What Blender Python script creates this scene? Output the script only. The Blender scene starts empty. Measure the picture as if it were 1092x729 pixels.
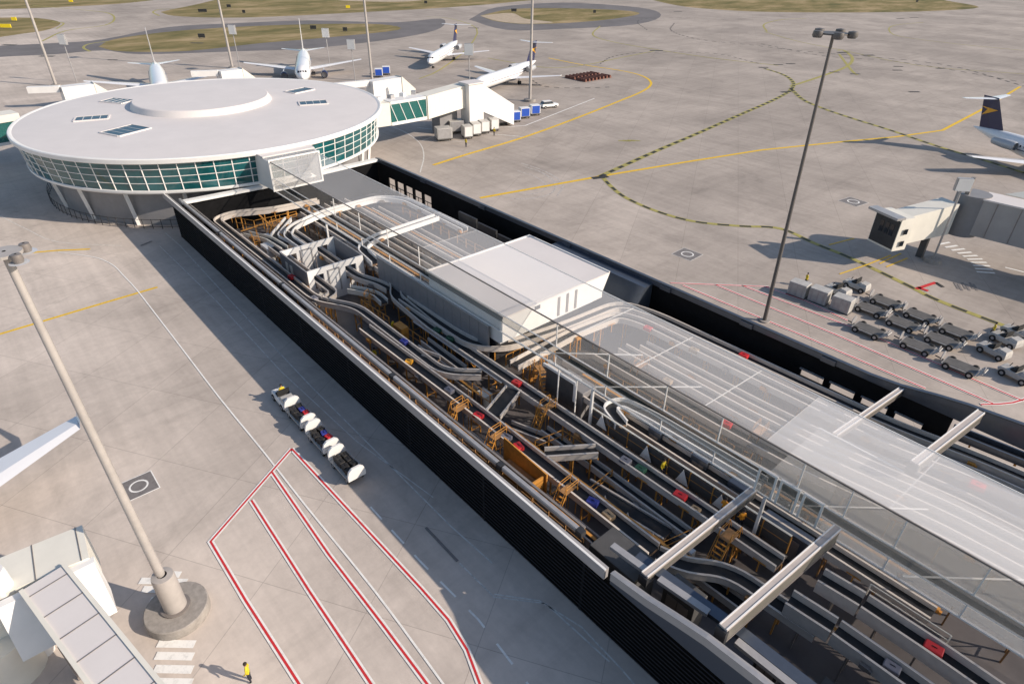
import bpy, bmesh, math, random
from mathutils import Vector, Matrix
R = math.radians
sc = bpy.context.scene
col = sc.collection
rnd = random.Random(7)

# ------------------------------------------------------------------ camera model
IW, IH, FPX = 1092.0, 729.0, 674.0
TH, RO, AX = R(32.65), R(0.8), R(48.39)
CAM = Vector((92.495, -19.752, 36.0))
def _rot(v):
    c, s = math.cos(AX), math.sin(AX)
    return Vector((v[0]*c - v[1]*s, v[0]*s + v[1]*c, v[2]))
_r0, _u0 = Vector((1, 0, 0)), Vector((0, math.sin(TH), math.cos(TH)))
FWD = _rot((0, math.cos(TH), -math.sin(TH)))
RGT = _rot(math.cos(RO)*_r0 + math.sin(RO)*_u0)
UPV = _rot(-math.sin(RO)*_r0 + math.cos(RO)*_u0)
def at(x, y, z=0.0):
    """point at height z seen at pixel x, y of the photograph"""
    d = (x - IW/2)*RGT - (y - IH/2)*UPV + FPX*FWD
    return CAM + d*((z - CAM.z)/d.z)

# ------------------------------------------------------------------ materials
MATS = {}
def mat(name, colr, rough=0.6, metal=0.0, var=0.0, vscale=2.0, bump=0.0, alpha=1.0, spec=0.5, coat=0.0):
    m = bpy.data.materials.new(name); m.use_nodes = True
    nt = m.node_tree; b = nt.nodes['Principled BSDF']
    b.inputs['Roughness'].default_value = rough; b.inputs['Metallic'].default_value = metal
    b.inputs['Specular IOR Level'].default_value = spec
    b.inputs['Base Color'].default_value = (*colr, 1)
    b.inputs['Coat Weight'].default_value = coat
    if var > 0:
        tc = nt.nodes.new('ShaderNodeTexCoord'); n = nt.nodes.new('ShaderNodeTexNoise')
        n.inputs['Scale'].default_value = vscale; n.inputs['Detail'].default_value = 6
        n.inputs['Roughness'].default_value = 0.65
        r = nt.nodes.new('ShaderNodeValToRGB')
        r.color_ramp.elements[0].position = 0.3; r.color_ramp.elements[1].position = 0.7
        r.color_ramp.elements[0].color = (*[c*(1-var) for c in colr], 1)
        r.color_ramp.elements[1].color = (*[min(1, c*(1+var*0.6)) for c in colr], 1)
        nt.links.new(tc.outputs['Object'], n.inputs['Vector']); nt.links.new(n.outputs['Fac'], r.inputs['Fac'])
        nt.links.new(r.outputs['Color'], b.inputs['Base Color'])
        if bump:
            bp = nt.nodes.new('ShaderNodeBump'); bp.inputs['Strength'].default_value = bump; bp.inputs['Distance'].default_value = 0.05
            nt.links.new(n.outputs['Fac'], bp.inputs['Height']); nt.links.new(bp.outputs['Normal'], b.inputs['Normal'])
    if alpha < 1: b.inputs['Alpha'].default_value = alpha
    MATS[name] = m
    return m
mat('white_paint', (0.74, 0.73, 0.71), 0.45, var=0.06, vscale=0.6)
mat('roof_white', (0.66, 0.62, 0.60), 0.55, var=0.05, vscale=0.25)
mat('cream', (0.72, 0.69, 0.61), 0.5, var=0.07, vscale=0.5)
mat('light_metal', (0.42, 0.41, 0.41), 0.38, 0.35, var=0.15, vscale=1.3)
mat('guard', (0.60, 0.54, 0.48), 0.5, 0.0, var=0.12, vscale=1.5)
mat('grey_metal', (0.24, 0.215, 0.20), 0.5, 0.3, var=0.2, vscale=1.0)
mat('dark_metal', (0.045, 0.046, 0.05), 0.5, 0.3, var=0.25, vscale=1.0)
mat('fascia_grey', (0.36, 0.345, 0.34), 0.5, 0.1, var=0.1, vscale=0.5)
mat('web_olive', (0.15, 0.14, 0.12), 0.5, var=0.1)
mat('navy_panel', (0.05, 0.06, 0.08), 0.5)
mat('beam_beige', (0.46, 0.41, 0.38), 0.5, var=0.1)
mat('under_brown', (0.26, 0.17, 0.11), 0.6, var=0.3)
mat('black', (0.010, 0.010, 0.011), 0.8, var=0.3, vscale=1.0, spec=0.1)
mat('blade', (0.022, 0.022, 0.025), 0.7, var=0.3, vscale=1.0, spec=0.2)
mat('void', (0.004, 0.004, 0.004), 0.9, spec=0.05)
mat('belt', (0.014, 0.015, 0.018), 0.6, var=0.3, vscale=3.0)
mat('rubber', (0.015, 0.015, 0.015), 0.8)
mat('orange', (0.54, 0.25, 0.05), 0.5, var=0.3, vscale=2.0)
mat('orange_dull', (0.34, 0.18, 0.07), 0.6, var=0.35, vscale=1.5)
mat('steel_blue', (0.11, 0.13, 0.165), 0.28, 0.6, var=0.1)
mat('partition', (0.22, 0.215, 0.22), 0.5, var=0.12, vscale=0.8)
mat('duct', (0.085, 0.083, 0.082), 0.55, 0.1, var=0.15)
mat('mast', (0.40, 0.37, 0.345), 0.5, 0.1, var=0.15, vscale=0.8)
mat('mast_dark', (0.13, 0.12, 0.115), 0.5, 0.3)
mat('concrete_block', (0.30, 0.275, 0.25), 0.8, var=0.25, vscale=2.5, bump=0.3)
mat('lamp_glass', (0.5, 0.52, 0.55), 0.1)
mat('teal_glass', (0.012, 0.095, 0.105), 0.07, 0.0, var=0.45, vscale=0.35, spec=0.9)
mat('dark_glass', (0.01, 0.013, 0.018), 0.06, spec=0.8)
mat('sky_glass', (0.035, 0.085, 0.13), 0.35, spec=0.25)
mat('plane_white', (0.76, 0.76, 0.77), 0.25, coat=0.4, var=0.03, vscale=0.4)
mat('plane_grey', (0.42, 0.43, 0.45), 0.3, coat=0.3)
mat('navy', (0.012, 0.016, 0.07), 0.3, coat=0.4)
mat('gold', (0.75, 0.36, 0.03), 0.4)
mat('fan_metal', (0.2, 0.2, 0.21), 0.35, 0.7)
mat('red', (0.5, 0.02, 0.025), 0.45)
mat('blue_bag', (0.03, 0.04, 0.25), 0.5)
mat('green_bag', (0.015, 0.07, 0.04), 0.5)
mat('tan_bag', (0.28, 0.2, 0.12), 0.6)
mat('grey_bag', (0.16, 0.16, 0.19), 0.5)
mat('bag_black', (0.02, 0.018, 0.017), 0.6, var=0.3)
mat('blue_panel', (0.02, 0.08, 0.42), 0.4)
mat('hivis', (0.62, 0.47, 0.02), 0.6)
mat('hivis_orange', (0.75, 0.3, 0.02), 0.6)
mat('navy_cloth', (0.015, 0.018, 0.03), 0.8)
mat('skin', (0.35, 0.2, 0.14), 0.6)
mat('hair', (0.02, 0.014, 0.01), 0.7)
mat('dirt', (0.16, 0.065, 0.045), 0.85, var=0.4, vscale=2)
mat('gse_grey', (0.46, 0.445, 0.42), 0.5, 0.1, var=0.2, vscale=1.5)
mat('gse_dark', (0.11, 0.105, 0.10), 0.6, var=0.3, vscale=1.5)
mat('yellow_sign', (0.85, 0.65, 0.02), 0.5)

def veil(name, colr, a, rough=0.5, trans=0.0):
    m = bpy.data.materials.new(name); m.use_nodes = True
    nt = m.node_tree; nt.nodes.clear()
    o = nt.nodes.new('ShaderNodeOutputMaterial'); tr = nt.nodes.new('ShaderNodeBsdfTransparent')
    d = nt.nodes.new('ShaderNodeBsdfPrincipled'); d.inputs['Base Color'].default_value = (*colr, 1)
    d.inputs['Roughness'].default_value = rough
    tc = nt.nodes.new('ShaderNodeTexCoord'); n = nt.nodes.new('ShaderNodeTexNoise'); n.inputs['Scale'].default_value = 0.15
    mr = nt.nodes.new('ShaderNodeMapRange'); mr.inputs['To Min'].default_value = a*0.88; mr.inputs['To Max'].default_value = min(1, a*1.12)
    mx = nt.nodes.new('ShaderNodeMixShader')
    nt.links.new(tc.outputs['Object'], n.inputs['Vector']); nt.links.new(n.outputs['Fac'], mr.inputs['Value'])
    nt.links.new(mr.outputs['Result'], mx.inputs['Fac'])
    src = d.outputs[0]
    if trans:
        tl = nt.nodes.new('ShaderNodeBsdfTranslucent'); tl.inputs['Color'].default_value = (*colr, 1); m2 = nt.nodes.new('ShaderNodeMixShader'); m2.inputs['Fac'].default_value = trans
        nt.links.new(d.outputs[0], m2.inputs[1]); nt.links.new(tl.outputs[0], m2.inputs[2]); src = m2.outputs[0]
    nt.links.new(tr.outputs[0], mx.inputs[1]); nt.links.new(src, mx.inputs[2]); nt.links.new(mx.outputs[0], o.inputs[0])
    MATS[name] = m
veil('veil_roof', (0.90, 0.88, 0.86), 0.21, 0.35)
veil('veil_roof_dense', (0.90, 0.88, 0.86), 0.34, 0.35)
veil('veil_side_dense', (0.60, 0.58, 0.56), 0.34, 0.2, 0.5)
veil('veil_low_dense', (0.70, 0.68, 0.66), 0.34, 0.2, 0.5)#)
veil('veil_side', (0.80, 0.79, 0.77), 0.13, 0.2, 0.5)
veil('veil_roof_light', (0.90, 0.88, 0.86), 0.16, 0.35)
veil('veil_side_light', (0.80, 0.79, 0.77), 0.06, 0.2, 0.5)
veil('veil_strip_light', (0.12, 0.14, 0.135), 0.12, 0.12)
veil('veil_strip', (0.05, 0.075, 0.07), 0.28, 0.12)
veil('veil_low', (0.80, 0.79, 0.77), 0.13, 0.2, 0.5)
veil('veil_deck', (0.72, 0.71, 0.69), 0.14, 0.5)
veil('veil_portal', (0.78, 0.78, 0.78), 0.25, 0.3)
veil('clear_teal', (0.02, 0.13, 0.12), 0.8, 0.08)
veil('frame_pale', (0.82, 0.80, 0.77), 0.85, 0.4)

def ground_material():
    m = bpy.data.materials.new('apron_concrete'); m.use_nodes = True; nt = m.node_tree; N = nt.nodes; L = nt.links
    b = N['Principled BSDF']; b.inputs['Roughness'].default_value = 0.85; b.inputs['Specular IOR Level'].default_value = 0.25
    tc = N.new('ShaderNodeTexCoord')
    def noise(scale, det, rough, sx=1, sy=1, rot=0, dist=0):
        mp = N.new('ShaderNodeMapping'); mp.inputs['Scale'].default_value = (sx, sy, 1); mp.inputs['Rotation'].default_value = (0, 0, rot)
        n = N.new('ShaderNodeTexNoise'); n.inputs['Scale'].default_value = scale; n.inputs['Detail'].default_value = det
        n.inputs['Roughness'].default_value = rough; n.inputs['Distortion'].default_value = dist
        L.new(tc.outputs['Object'], mp.inputs['Vector']); L.new(mp.outputs[0], n.inputs['Vector']); return n.outputs['Fac']
    def ramp(src, p0, p1, c0, c1):
        r = N.new('ShaderNodeMapRange'); r.inputs['From Min'].default_value = p0; r.inputs['From Max'].default_value = p1
        r.inputs['To Min'].default_value = c0; r.inputs['To Max'].default_value = c1; L.new(src, r.inputs['Value']); return r.outputs['Result']
    def mul(a, c):
        x = N.new('ShaderNodeMath'); x.operation = 'MULTIPLY'; L.new(a, x.inputs[0])
        if isinstance(c, float): x.inputs[1].default_value = c
        else: L.new(c, x.inputs[1])
        return x.outputs[0]
    big = ramp(noise(0.022, 5, 0.55, 1, 1.6, 0.4, 0.6), 0.38, 0.62, 0.84, 1.08)
    mid = ramp(noise(0.12, 8, 0.62, 1, 0.55, 0.2, 0.4), 0.3, 0.7, 0.86, 1.10)
    fine = ramp(noise(1.6, 8, 0.7), 0.3, 0.7, 0.93, 1.06)
    strk = ramp(noise(0.9, 5, 0.6, 0.05, 1.0, 0.35), 0.35, 0.72, 1.04, 0.90)
    strk2 = ramp(noise(0.7, 5, 0.6, 1.0, 0.05, 0.5), 0.5, 0.76, 1.0, 0.88)
    blotch = ramp(noise(0.35, 3, 0.4, 1, 1, 0, 1.2), 0.62, 0.76, 1.0, 0.93)
    v = mul(mul(mul(mul(mul(big, mid), fine), strk), strk2), blotch)
    # painted light: concrete colour brighter on the near side of the hall, darker beyond
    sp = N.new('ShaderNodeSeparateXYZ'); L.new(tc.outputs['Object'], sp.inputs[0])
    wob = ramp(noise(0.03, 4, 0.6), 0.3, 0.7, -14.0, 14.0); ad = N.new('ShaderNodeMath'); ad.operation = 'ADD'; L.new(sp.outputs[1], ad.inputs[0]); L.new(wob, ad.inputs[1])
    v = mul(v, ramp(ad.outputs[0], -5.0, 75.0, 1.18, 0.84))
    swirl = ramp(noise(0.05, 6, 0.7, 1, 1, 0.9, 2.5), 0.52, 0.66, 1.0, 0.88); v = mul(v, swirl)
    # slab joints and slab to slab tone
    br = N.new('ShaderNodeTexBrick'); br.offset = 0.0; br.inputs['Scale'].default_value = 1.0
    br.inputs['Brick Width'].default_value = 7.5; br.inputs['Row Height'].default_value = 7.5
    br.inputs['Mortar Size'].default_value = 0.035; br.inputs['Mortar Smooth'].default_value = 0.6
    br.inputs['Color1'].default_value = (0.965, 0.965, 0.965, 1); br.inputs['Color2'].default_value = (1.03, 1.03, 1.03, 1); br.inputs['Mortar'].default_value = (0.72, 0.72, 0.72, 1)
    mp = N.new('ShaderNodeMapping'); mp.inputs['Rotation'].default_value = (0, 0, R(-32)); L.new(tc.outputs['Object'], mp.inputs['Vector']); L.new(mp.outputs[0], br.inputs['Vector'])
    bw = N.new('ShaderNodeRGBToBW'); L.new(br.outputs['Color'], bw.inputs[0])
    v = mul(v, bw.outputs[0])
    cr = N.new('ShaderNodeCombineColor')
    for i, c in enumerate((0.462, 0.405, 0.358)): L.new(mul(v, c), cr.inputs[i])
    L.new(cr.outputs[0], b.inputs['Base Color'])
    MATS['ground'] = m
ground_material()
def turf(name, a, b_, c):
    m = bpy.data.materials.new(name); m.use_nodes = True; nt = m.node_tree; N = nt.nodes
    b = N['Principled BSDF']; b.inputs['Roughness'].default_value = 0.95; b.inputs['Specular IOR Level'].default_value = 0.1
    tc = N.new('ShaderNodeTexCoord'); n = N.new('ShaderNodeTexNoise'); n.inputs['Scale'].default_value = 0.06; n.inputs['Detail'].default_value = 10; n.inputs['Roughness'].default_value = 0.7
    mp = N.new('ShaderNodeMapping'); mp.inputs['Scale'].default_value = (1, 0.5, 1); mp.inputs['Rotation'].default_value = (0, 0, 0.7)
    r = N.new('ShaderNodeValToRGB'); r.color_ramp.elements[0].position = 0.35; r.color_ramp.elements[1].position = 0.66
    r.color_ramp.elements[0].color = (*a, 1); r.color_ramp.elements[1].color = (*c, 1); e = r.color_ramp.elements.new(0.5); e.color = (*b_, 1)
    nt.links.new(tc.outputs['Object'], mp.inputs[0]); nt.links.new(mp.outputs[0], n.inputs['Vector']); nt.links.new(n.outputs['Fac'], r.inputs['Fac']); nt.links.new(r.outputs[0], b.inputs['Base Color'])
    MATS[name] = m
turf('turf', (0.11, 0.108, 0.045), (0.22, 0.18, 0.085), (0.38, 0.29, 0.17))
mat('sand', (0.42, 0.34, 0.25), 0.95, var=0.25, vscale=0.3)
mat('asphalt', (0.15, 0.14, 0.142), 0.9, var=0.25, vscale=0.08)
mat('hall_floor', (0.11, 0.10, 0.10), 0.45, var=0.3, vscale=0.25)
def worn(name, colr, wear):
    m = bpy.data.materials.new(name); m.use_nodes = True; nt = m.node_tree; N = nt.nodes
    b = N['Principled BSDF']; b.inputs['Roughness'].default_value = 0.7; b.inputs['Base Color'].default_value = (*colr, 1)
    tc = N.new('ShaderNodeTexCoord'); n = N.new('ShaderNodeTexNoise'); n.inputs['Scale'].default_value = 1.8; n.inputs['Detail'].default_value = 8; n.inputs['Roughness'].default_value = 0.75
    mr = N.new('ShaderNodeMapRange'); mr.inputs['From Min'].default_value = 0.30; mr.inputs['From Max'].default_value = 0.52
    mr.inputs['To Min'].default_value = 1 - wear; mr.inputs['To Max'].default_value = min(1.0, 1.12 - wear*0.3)
    nt.links.new(tc.outputs['Object'], n.inputs['Vector']); nt.links.new(n.outputs['Fac'], mr.inputs['Value']); nt.links.new(mr.outputs[0], b.inputs['Alpha'])
    MATS[name] = m
worn('paint_yellow', (0.72, 0.46, 0.02), 0.3)
worn('paint_faded', (0.36, 0.32, 0.09), 0.5)
worn('paint_black', (0.03, 0.03, 0.028), 0.3)
worn('paint_white', (0.78, 0.77, 0.74), 0.3)
worn('paint_thin', (0.66, 0.65, 0.62), 0.6)
worn('paint_red', (0.55, 0.025, 0.03), 0.2)
worn('paint_grey', (0.19, 0.175, 0.17), 0.35)

# ------------------------------------------------------------------ mesh helpers
class MB:
    def __init__(s): s.v = []; s.f = []; s.mi = []; s.cur = 0
    def add(s, vs, fs):
        o = len(s.v); s.v += [Vector(p) for p in vs]
        for f in fs: s.f.append([o + i for i in f]); s.mi.append(s.cur)
        return s
    def m(s, i): s.cur = i; return s
    def box(s, c, d, rz=0.0, ry=0.0):
        x, y, z = d[0]/2, d[1]/2, d[2]/2
        M = Matrix.Rotation(rz, 3, 'Z') @ Matrix.Rotation(ry, 3, 'Y')
        vs = [Vector(c) + M @ Vector((i*x, j*y, k*z)) for k in (-1, 1) for i, j in ((-1, -1), (1, -1), (1, 1), (-1, 1))]
        return s.add(vs, [(3, 2, 1, 0), (4, 5, 6, 7), (0, 1, 5, 4), (1, 2, 6, 5), (2, 3, 7, 6), (3, 0, 4, 7)])
    def span(s, a, b):
        a, b = Vector(a), Vector(b)
        return s.box((a+b)/2, [abs(b[i]-a[i]) for i in range(3)])
    def prism(s, pts, z0, z1):
        n = len(pts)
        ar = sum(pts[i][0]*pts[(i+1) % n][1] - pts[(i+1) % n][0]*pts[i][1] for i in range(n))
        if ar < 0: pts = pts[::-1]
        vs = [(p[0], p[1], z0) for p in pts] + [(p[0], p[1], z1) for p in pts]
        return s.add(vs, [tuple(range(n-1, -1, -1)), tuple(range(n, 2*n))] + [(i, (i+1) % n, n+(i+1) % n, n+i) for i in range(n)])
    def hull(s, bot, top):
        n = len(bot)
        return s.add(list(bot)+list(top), [tuple(range(n-1, -1, -1)), tuple(range(n, 2*n))] + [(i, (i+1) % n, n+(i+1) % n, n+i) for i in range(n)])
    def tube(s, p, q, r, r2=None, n=8, cap=True):
        p, q = Vector(p), Vector(q); d = (q-p)
        if d.length < 1e-6: return s
        d.normalize(); a = d.orthogonal().normalized(); b = d.cross(a); r2 = r if r2 is None else r2
        vs = [p + r*(math.cos(2*math.pi*i/n)*a + math.sin(2*math.pi*i/n)*b) for i in range(n)] + [q + r2*(math.cos(2*math.pi*i/n)*a + math.sin(2*math.pi*i/n)*b) for i in range(n)]
        fs = [(i, (i+1) % n, n+(i+1) % n, n+i) for i in range(n)]
        if cap: fs += [tuple(range(n-1, -1, -1)), tuple(range(n, 2*n))]
        return s.add(vs, fs)
    def bar(s, p, q, w, h):
        """rectangular bar from p to q, w across, h high"""
        p, q = Vector(p), Vector(q); d = (q-p).normalized()
        up = Vector((0, 0, 1)) if abs(d.z) < 0.95 else Vector((1, 0, 0))
        a = d.cross(up).normalized()*w/2; b = a.cross(d).normalized()*h/2
        vs = [x + i*a + j*b for x in (p, q) for i, j in ((-1, -1), (1, -1), (1, 1), (-1, 1))]
        return s.add(vs, [(0, 1, 2, 3), (7, 6, 5, 4), (0, 4, 5, 1), (1, 5, 6, 2), (2, 6, 7, 3), (3, 7, 4, 0)])
    def lathe(s, prof, c=(0, 0, 0), n=48, a0=0.0, a1=2*math.pi, axis='z'):
        full = abs(a1-a0-2*math.pi) < 1e-6; k = n if full else n+1; o = []
        for r, z in prof:
            for i in range(k):
                a = a0 + (a1-a0)*i/n
                if axis == 'z': o.append(Vector(c) + Vector((r*math.cos(a), r*math.sin(a), z)))
                else: o.append(Vector(c) + Vector((z, r*math.cos(a), r*math.sin(a))))
        fs = []
        for j in range(len(prof)-1):
            for i in range(n):
                i2 = (i+1) % k
                fs.append((j*k+i, j*k+i2, (j+1)*k+i2, (j+1)*k+i))
        return s.add(o, fs)
    def sweep(s, path, prof, closed=True):
        """prof: (lateral, up) points swept along a 3D path"""
        path = [Vector(p) for p in path]; n = len(path); k = len(prof); o = []
        for i, p in enumerate(path):
            a = path[max(0, i-1)]; b = path[min(n-1, i+1)]
            d0 = (p-a) if i else (b-p); d1 = (b-p) if i < n-1 else (p-a)
            d0 = Vector((d0.x, d0.y, 0)).normalized(); d1 = Vector((d1.x, d1.y, 0)).normalized(); d = (d0+d1)
            d = d.normalized() if d.length > 1e-6 else d1
            sc_ = 1/max(0.5, d.dot(d1)); nrm = Vector((-d.y, d.x, 0))*sc_
            for l, u in prof: o.append(p + nrm*l + Vector((0, 0, u)))
        fs = []
        for i in range(n-1):
            for j in range(k if closed else k-1):
                j2 = (j+1) % k
                fs.append((i*k+j, (i+1)*k+j, (i+1)*k+j2, i*k+j2))
        if closed: fs += [tuple(range(k)), tuple((n-1)*k + j for j in range(k-1, -1, -1))]
        return s.add(o, fs)
    def sphere(s, c, r, n=10, m_=6, sz=1.0):
        prof = [(r*math.sin(math.pi*j/m_)+1e-4, -r*sz*math.cos(math.pi*j/m_)) for j in range(m_+1)]
        return s.lathe(prof, c, n)
    def build(s, name, mats, parent=None, smooth=False, bevel=0.0):
        me = bpy.data.meshes.new(name)
        off = parent['_w'] if (parent is not None and '_w' in parent) else (0, 0, 0)
        off = Vector(off)
        me.from_pydata([tuple(p-off) for p in s.v], [], s.f)
        if isinstance(mats, str): mats = [mats]
        for k in mats: me.materials.append(MATS[k])
        me.polygons.foreach_set('material_index', s.mi)
        bm = bmesh.new(); bm.from_mesh(me); bmesh.ops.recalc_face_normals(bm, faces=bm.faces); bm.to_mesh(me); bm.free()
        if smooth:
            for p in me.polygons: p.use_smooth = True
            me.set_sharp_from_angle(angle=R(40))
        o = bpy.data.objects.new(name, me); col.objects.link(o)
        if parent is not None:
            o.parent = parent
            if '_w' in parent: o['_w'] = tuple(off)
        if bevel:
            md = o.modifiers.new('bevel', 'BEVEL'); md.width = bevel; md.segments = 2; md.limit_method = 'ANGLE'
        return o
def tag(o, label, cat, group=None):
    o['label'] = label; o['category'] = cat
    if group: o['group'] = group
    return o
def thing(name, label, cat, loc=(0, 0, 0), group=None, world=True):
    o = bpy.data.objects.new(name, None); col.objects.link(o); o.location = loc; o.empty_display_size = 0.5
    if world: o['_w'] = tuple(loc)
    return tag(o, label, cat, group)
def struct(name, b, m, **k):
    o = b.build(name, m, **k); o['kind'] = 'structure'; return o
def dup(root, loc, rz=0.0, label=None, sc_=None):
    def cp(o, par):
        c = o.copy(); col.objects.link(c)
        if par is not None: c.parent = par
        for ch in o.children: cp(ch, c)
        return c
    r = cp(root, None); r.location = loc; r.rotation_euler = (0, 0, rz)
    if label: r['label'] = label
    if sc_: r.scale = (sc_, sc_, sc_)
    return r
def smooth_path(pts, k=5):
    pts = [Vector(p) for p in pts]; out = []
    for i in range(len(pts)-1):
        p0 = pts[i-1] if i else 2*pts[0]-pts[1]; p1, p2 = pts[i], pts[i+1]; p3 = pts[i+2] if i+2 < len(pts) else 2*p2-p1
        for j in range(k):
            t = j/k
            out.append(0.5*((2*p1) + (p2-p0)*t + (2*p0-5*p1+4*p2-p3)*t*t + (3*p1-p0-3*p2+p3)*t**3))
    return out + [pts[-1]]
def smooth_corner(pts, r=1.2, k=5):
    """straight runs with rounded corners"""
    pts = [Vector(p) for p in pts]; out = [pts[0]]
    for i in range(1, len(pts)-1):
        a, b, c = pts[i-1], pts[i], pts[i+1]; l1, l2 = (b-a).length, (c-b).length; q = min(r, l1*0.48, l2*0.48)
        p = b + (a-b).normalized()*q; s_ = b + (c-b).normalized()*q
        for j in range(k+1):
            t = j/k; out.append((1-t)**2*p + 2*t*(1-t)*b + t*t*s_)
    return out + [pts[-1]]

# ------------------------------------------------------------------ ground and markings
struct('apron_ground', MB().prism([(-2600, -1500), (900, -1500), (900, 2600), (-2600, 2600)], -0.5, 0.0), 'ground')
def patch(name, px, m, z, sm=True):
    pts = [at(x, y, z) for x, y in px]
    if sm:
        q = smooth_path(pts + [pts[0]], 4)[:-1]
    else: q = pts
    b = MB(); b.add([(p.x, p.y, z) for p in q], [tuple(range(len(q)))])
    return struct(name, b, m)
patch('taxiway_asphalt', [(-40, 66), (0, 61), (60, 58), (110, 54), (150, 58), (250, 55), (340, 51), (430, 40), (470, 30), (470, 20), (420, 24), (330, 22), (250, 25), (180, 29), (110, 42), (60, 46), (0, 49), (-40, 52)], 'asphalt', 0.006)
patch('taxiway_asphalt', [(500, 21), (540, 32), (600, 31), (680, 26), (705, 16), (680, 8), (600, 3), (530, 8)], 'asphalt', 0.006)
patch('grass_verge', [(-60, 12), (0, 10), (60, 8), (140, 3), (170, -4), (120, -18), (-60, -18)], 'turf', 0.012)
patch('grass_verge', [(-40, 20), (0, 19), (40, 19.5), (64, 24), (54, 31), (25, 36), (-40, 42)], 'turf', 0.012)
patch('grass_verge', [(105, 50), (130, 55), (200, 54.5), (280, 46), (340, 41), (425, 32), (405, 26), (330, 26), (250, 29), (180, 34), (122, 42)], 'turf', 0.012)
patch('grass_verge', [(171, 13), (185, 17), (230, 19), (290, 18), (400, 12.5), (480, 8), (550, 2), (620, -7), (450, -16), (280, -7), (200, 7)], 'turf', 0.012)
patch('grass_verge', [(512, 17), (530, 23), (570, 26), (640, 22), (682, 15), (660, 11), (600, 9), (545, 10)], 'turf', 0.012)
patch('grass_verge', [(691, -1), (722, 6), (759, 10), (820, 13), (916, 13.5), (994, 12), (1044, 8), (1010, 1), (960, -8), (760, -12)], 'turf', 0.012)
patch('sand_patch', [(512, 17), (530, 22.5), (560, 25.5), (590, 24), (560, 20), (545, 14)], 'sand', 0.018)
patch('sand_patch', [(360, 1), (420, 2.2), (450, 0), (400, -2)], 'sand', 0.018)

def line(name, pts, w, m, z, px=True, dash=None, sm=0):
    P = [at(x, y, z) for x, y in pts] if px else [Vector((x, y, z)) for x, y in pts]
    if sm: P = smooth_path(P, sm)
    b = MB(); prof = [(-w/2, 0), (w/2, 0)]
    if dash is None:
        b.sweep(P, prof, closed=False)
    else:
        on, off = dash; L = 0; seg = []; cur = True; rem = on; cp = [P[0]]
        for i in range(len(P)-1):
            a, c = P[i], P[i+1]; d = (c-a).length; pos = 0
            while d - pos > rem:
                pos += rem; q = a + (c-a)*(pos/d)
                if cur: cp.append(q); b.sweep(cp, prof, closed=False)
                cur = not cur; rem = on if cur else off; cp = [q]
            rem -= d-pos; cp.append(c)
        if cur and len(cp) > 1 and (cp[-1]-cp[0]).length > 0.05: b.sweep(cp, prof, closed=False)
    return struct(name, b, m)
Y, YB, Wt, Rd = 'yellow_line', 'dashed_guide_line', 'white_line', 'red_line'
line(Y, [(-60, 374), (0, 356), (90, 329), (168, 306)], 0.40, 'paint_yellow', 0.014)
line(Y, [(-40, 275), (14, 271), (60, 267), (96, 265.5)], 0.40, 'paint_yellow', 0.014)
line(Y, [(462, 176), (500, 164), (560, 146), (620, 124), (660, 108), (682, 99), (693, 92), (693, 86), (682, 80), (660, 75), (620, 69), (585, 62)], 0.72, 'paint_yellow', 0.02, sm=3)
line(Y, [(512, 211), (640, 188), (730, 173), (812, 160), (900, 151), (955, 146), (1005, 139), (1047, 117), (1088, 92.5)], 0.72, 'paint_yellow', 0.02)
line('faded_yellow_line', [(520, 62), (580, 72), (620, 70), (660, 62), (700, 54)], 0.6, 'paint_faded', 0.02, sm=3)
line('faded_yellow_line', [(447, 84), (470, 74), (500, 50), (508, 30), (480, 20), (455, 18)], 0.6, 'paint_faded', 0.02, sm=3)
line('faded_yellow_line', [(843, 92), (856, 88), (880, 80), (903, 71), (909, 62), (900, 54), (893, 54)], 1.1, 'paint_faded', 0.024, sm=4)
line('faded_yellow_line', [(895, 58), (908, 75), (914, 80)], 0.9, 'paint_faded', 0.022, sm=4)
line('faded_yellow_line', [(640, 28), (632, 37), (650, 44), (700, 53), (760, 62), (830, 70)], 0.7, 'paint_faded', 0.02, sm=4)
line('faded_yellow_line', [(985, 24), (955, 27), (948, 32), (960, 39), (1020, 47), (1092, 54)], 0.6, 'paint_faded', 0.02, sm=4)
line('faded_yellow_line', [(818, 34), (815, 26), (835, 21), (860, 20)], 0.8, 'paint_faded', 0.02, sm=4)
line('faded_yellow_line', [(815, 34), (850, 44), (900, 54), (980, 70), (1092, 79)], 0.55, 'paint_faded', 0.02, sm=3)
line('faded_yellow_line', [(35, 6), (90, 11), (115, 14), (122, 20), (112, 27), (70, 33), (45, 44)], 0.9, 'paint_faded', 0.02, sm=4)
line('faded_yellow_line', [(170, 17), (163, 13), (172, 10), (190, 10)], 0.9, 'paint_faded', 0.02, sm=4)
line('faded_yellow_line', [(96, 55), (89, 51), (95, 47), (115, 44)], 0.9, 'paint_faded', 0.02, sm=4)
line('faded_yellow_line', [(55, 23), (68, 25), (60, 31)], 0.8, 'paint_faded', 0.02, sm=4)
line('dark_dash_line', [(690, 32), (680, 24), (690, 20), (740, 19)], 0.6, 'paint_black', 0.02, dash=(2.5, 2.5), sm=4)
line('dark_dash_line', [(719, 25), (716, 33), (745, 42), (800, 48), (860, 55), (1000, 68), (1092, 92)], 0.7, 'paint_black', 0.022, dash=(2.0, 2.0), sm=4)
line('dark_dash_line', [(812, 47), (880, 60), (960, 66), (1092, 88)], 0.6, 'paint_black', 0.02, dash=(2.0, 2.0), sm=4)
line('dark_dash_line', [(568, 86), (580, 92), (610, 94), (650, 93)], 0.5, 'paint_black', 0.02, dash=(1.6, 1.4), sm=4)
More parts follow.
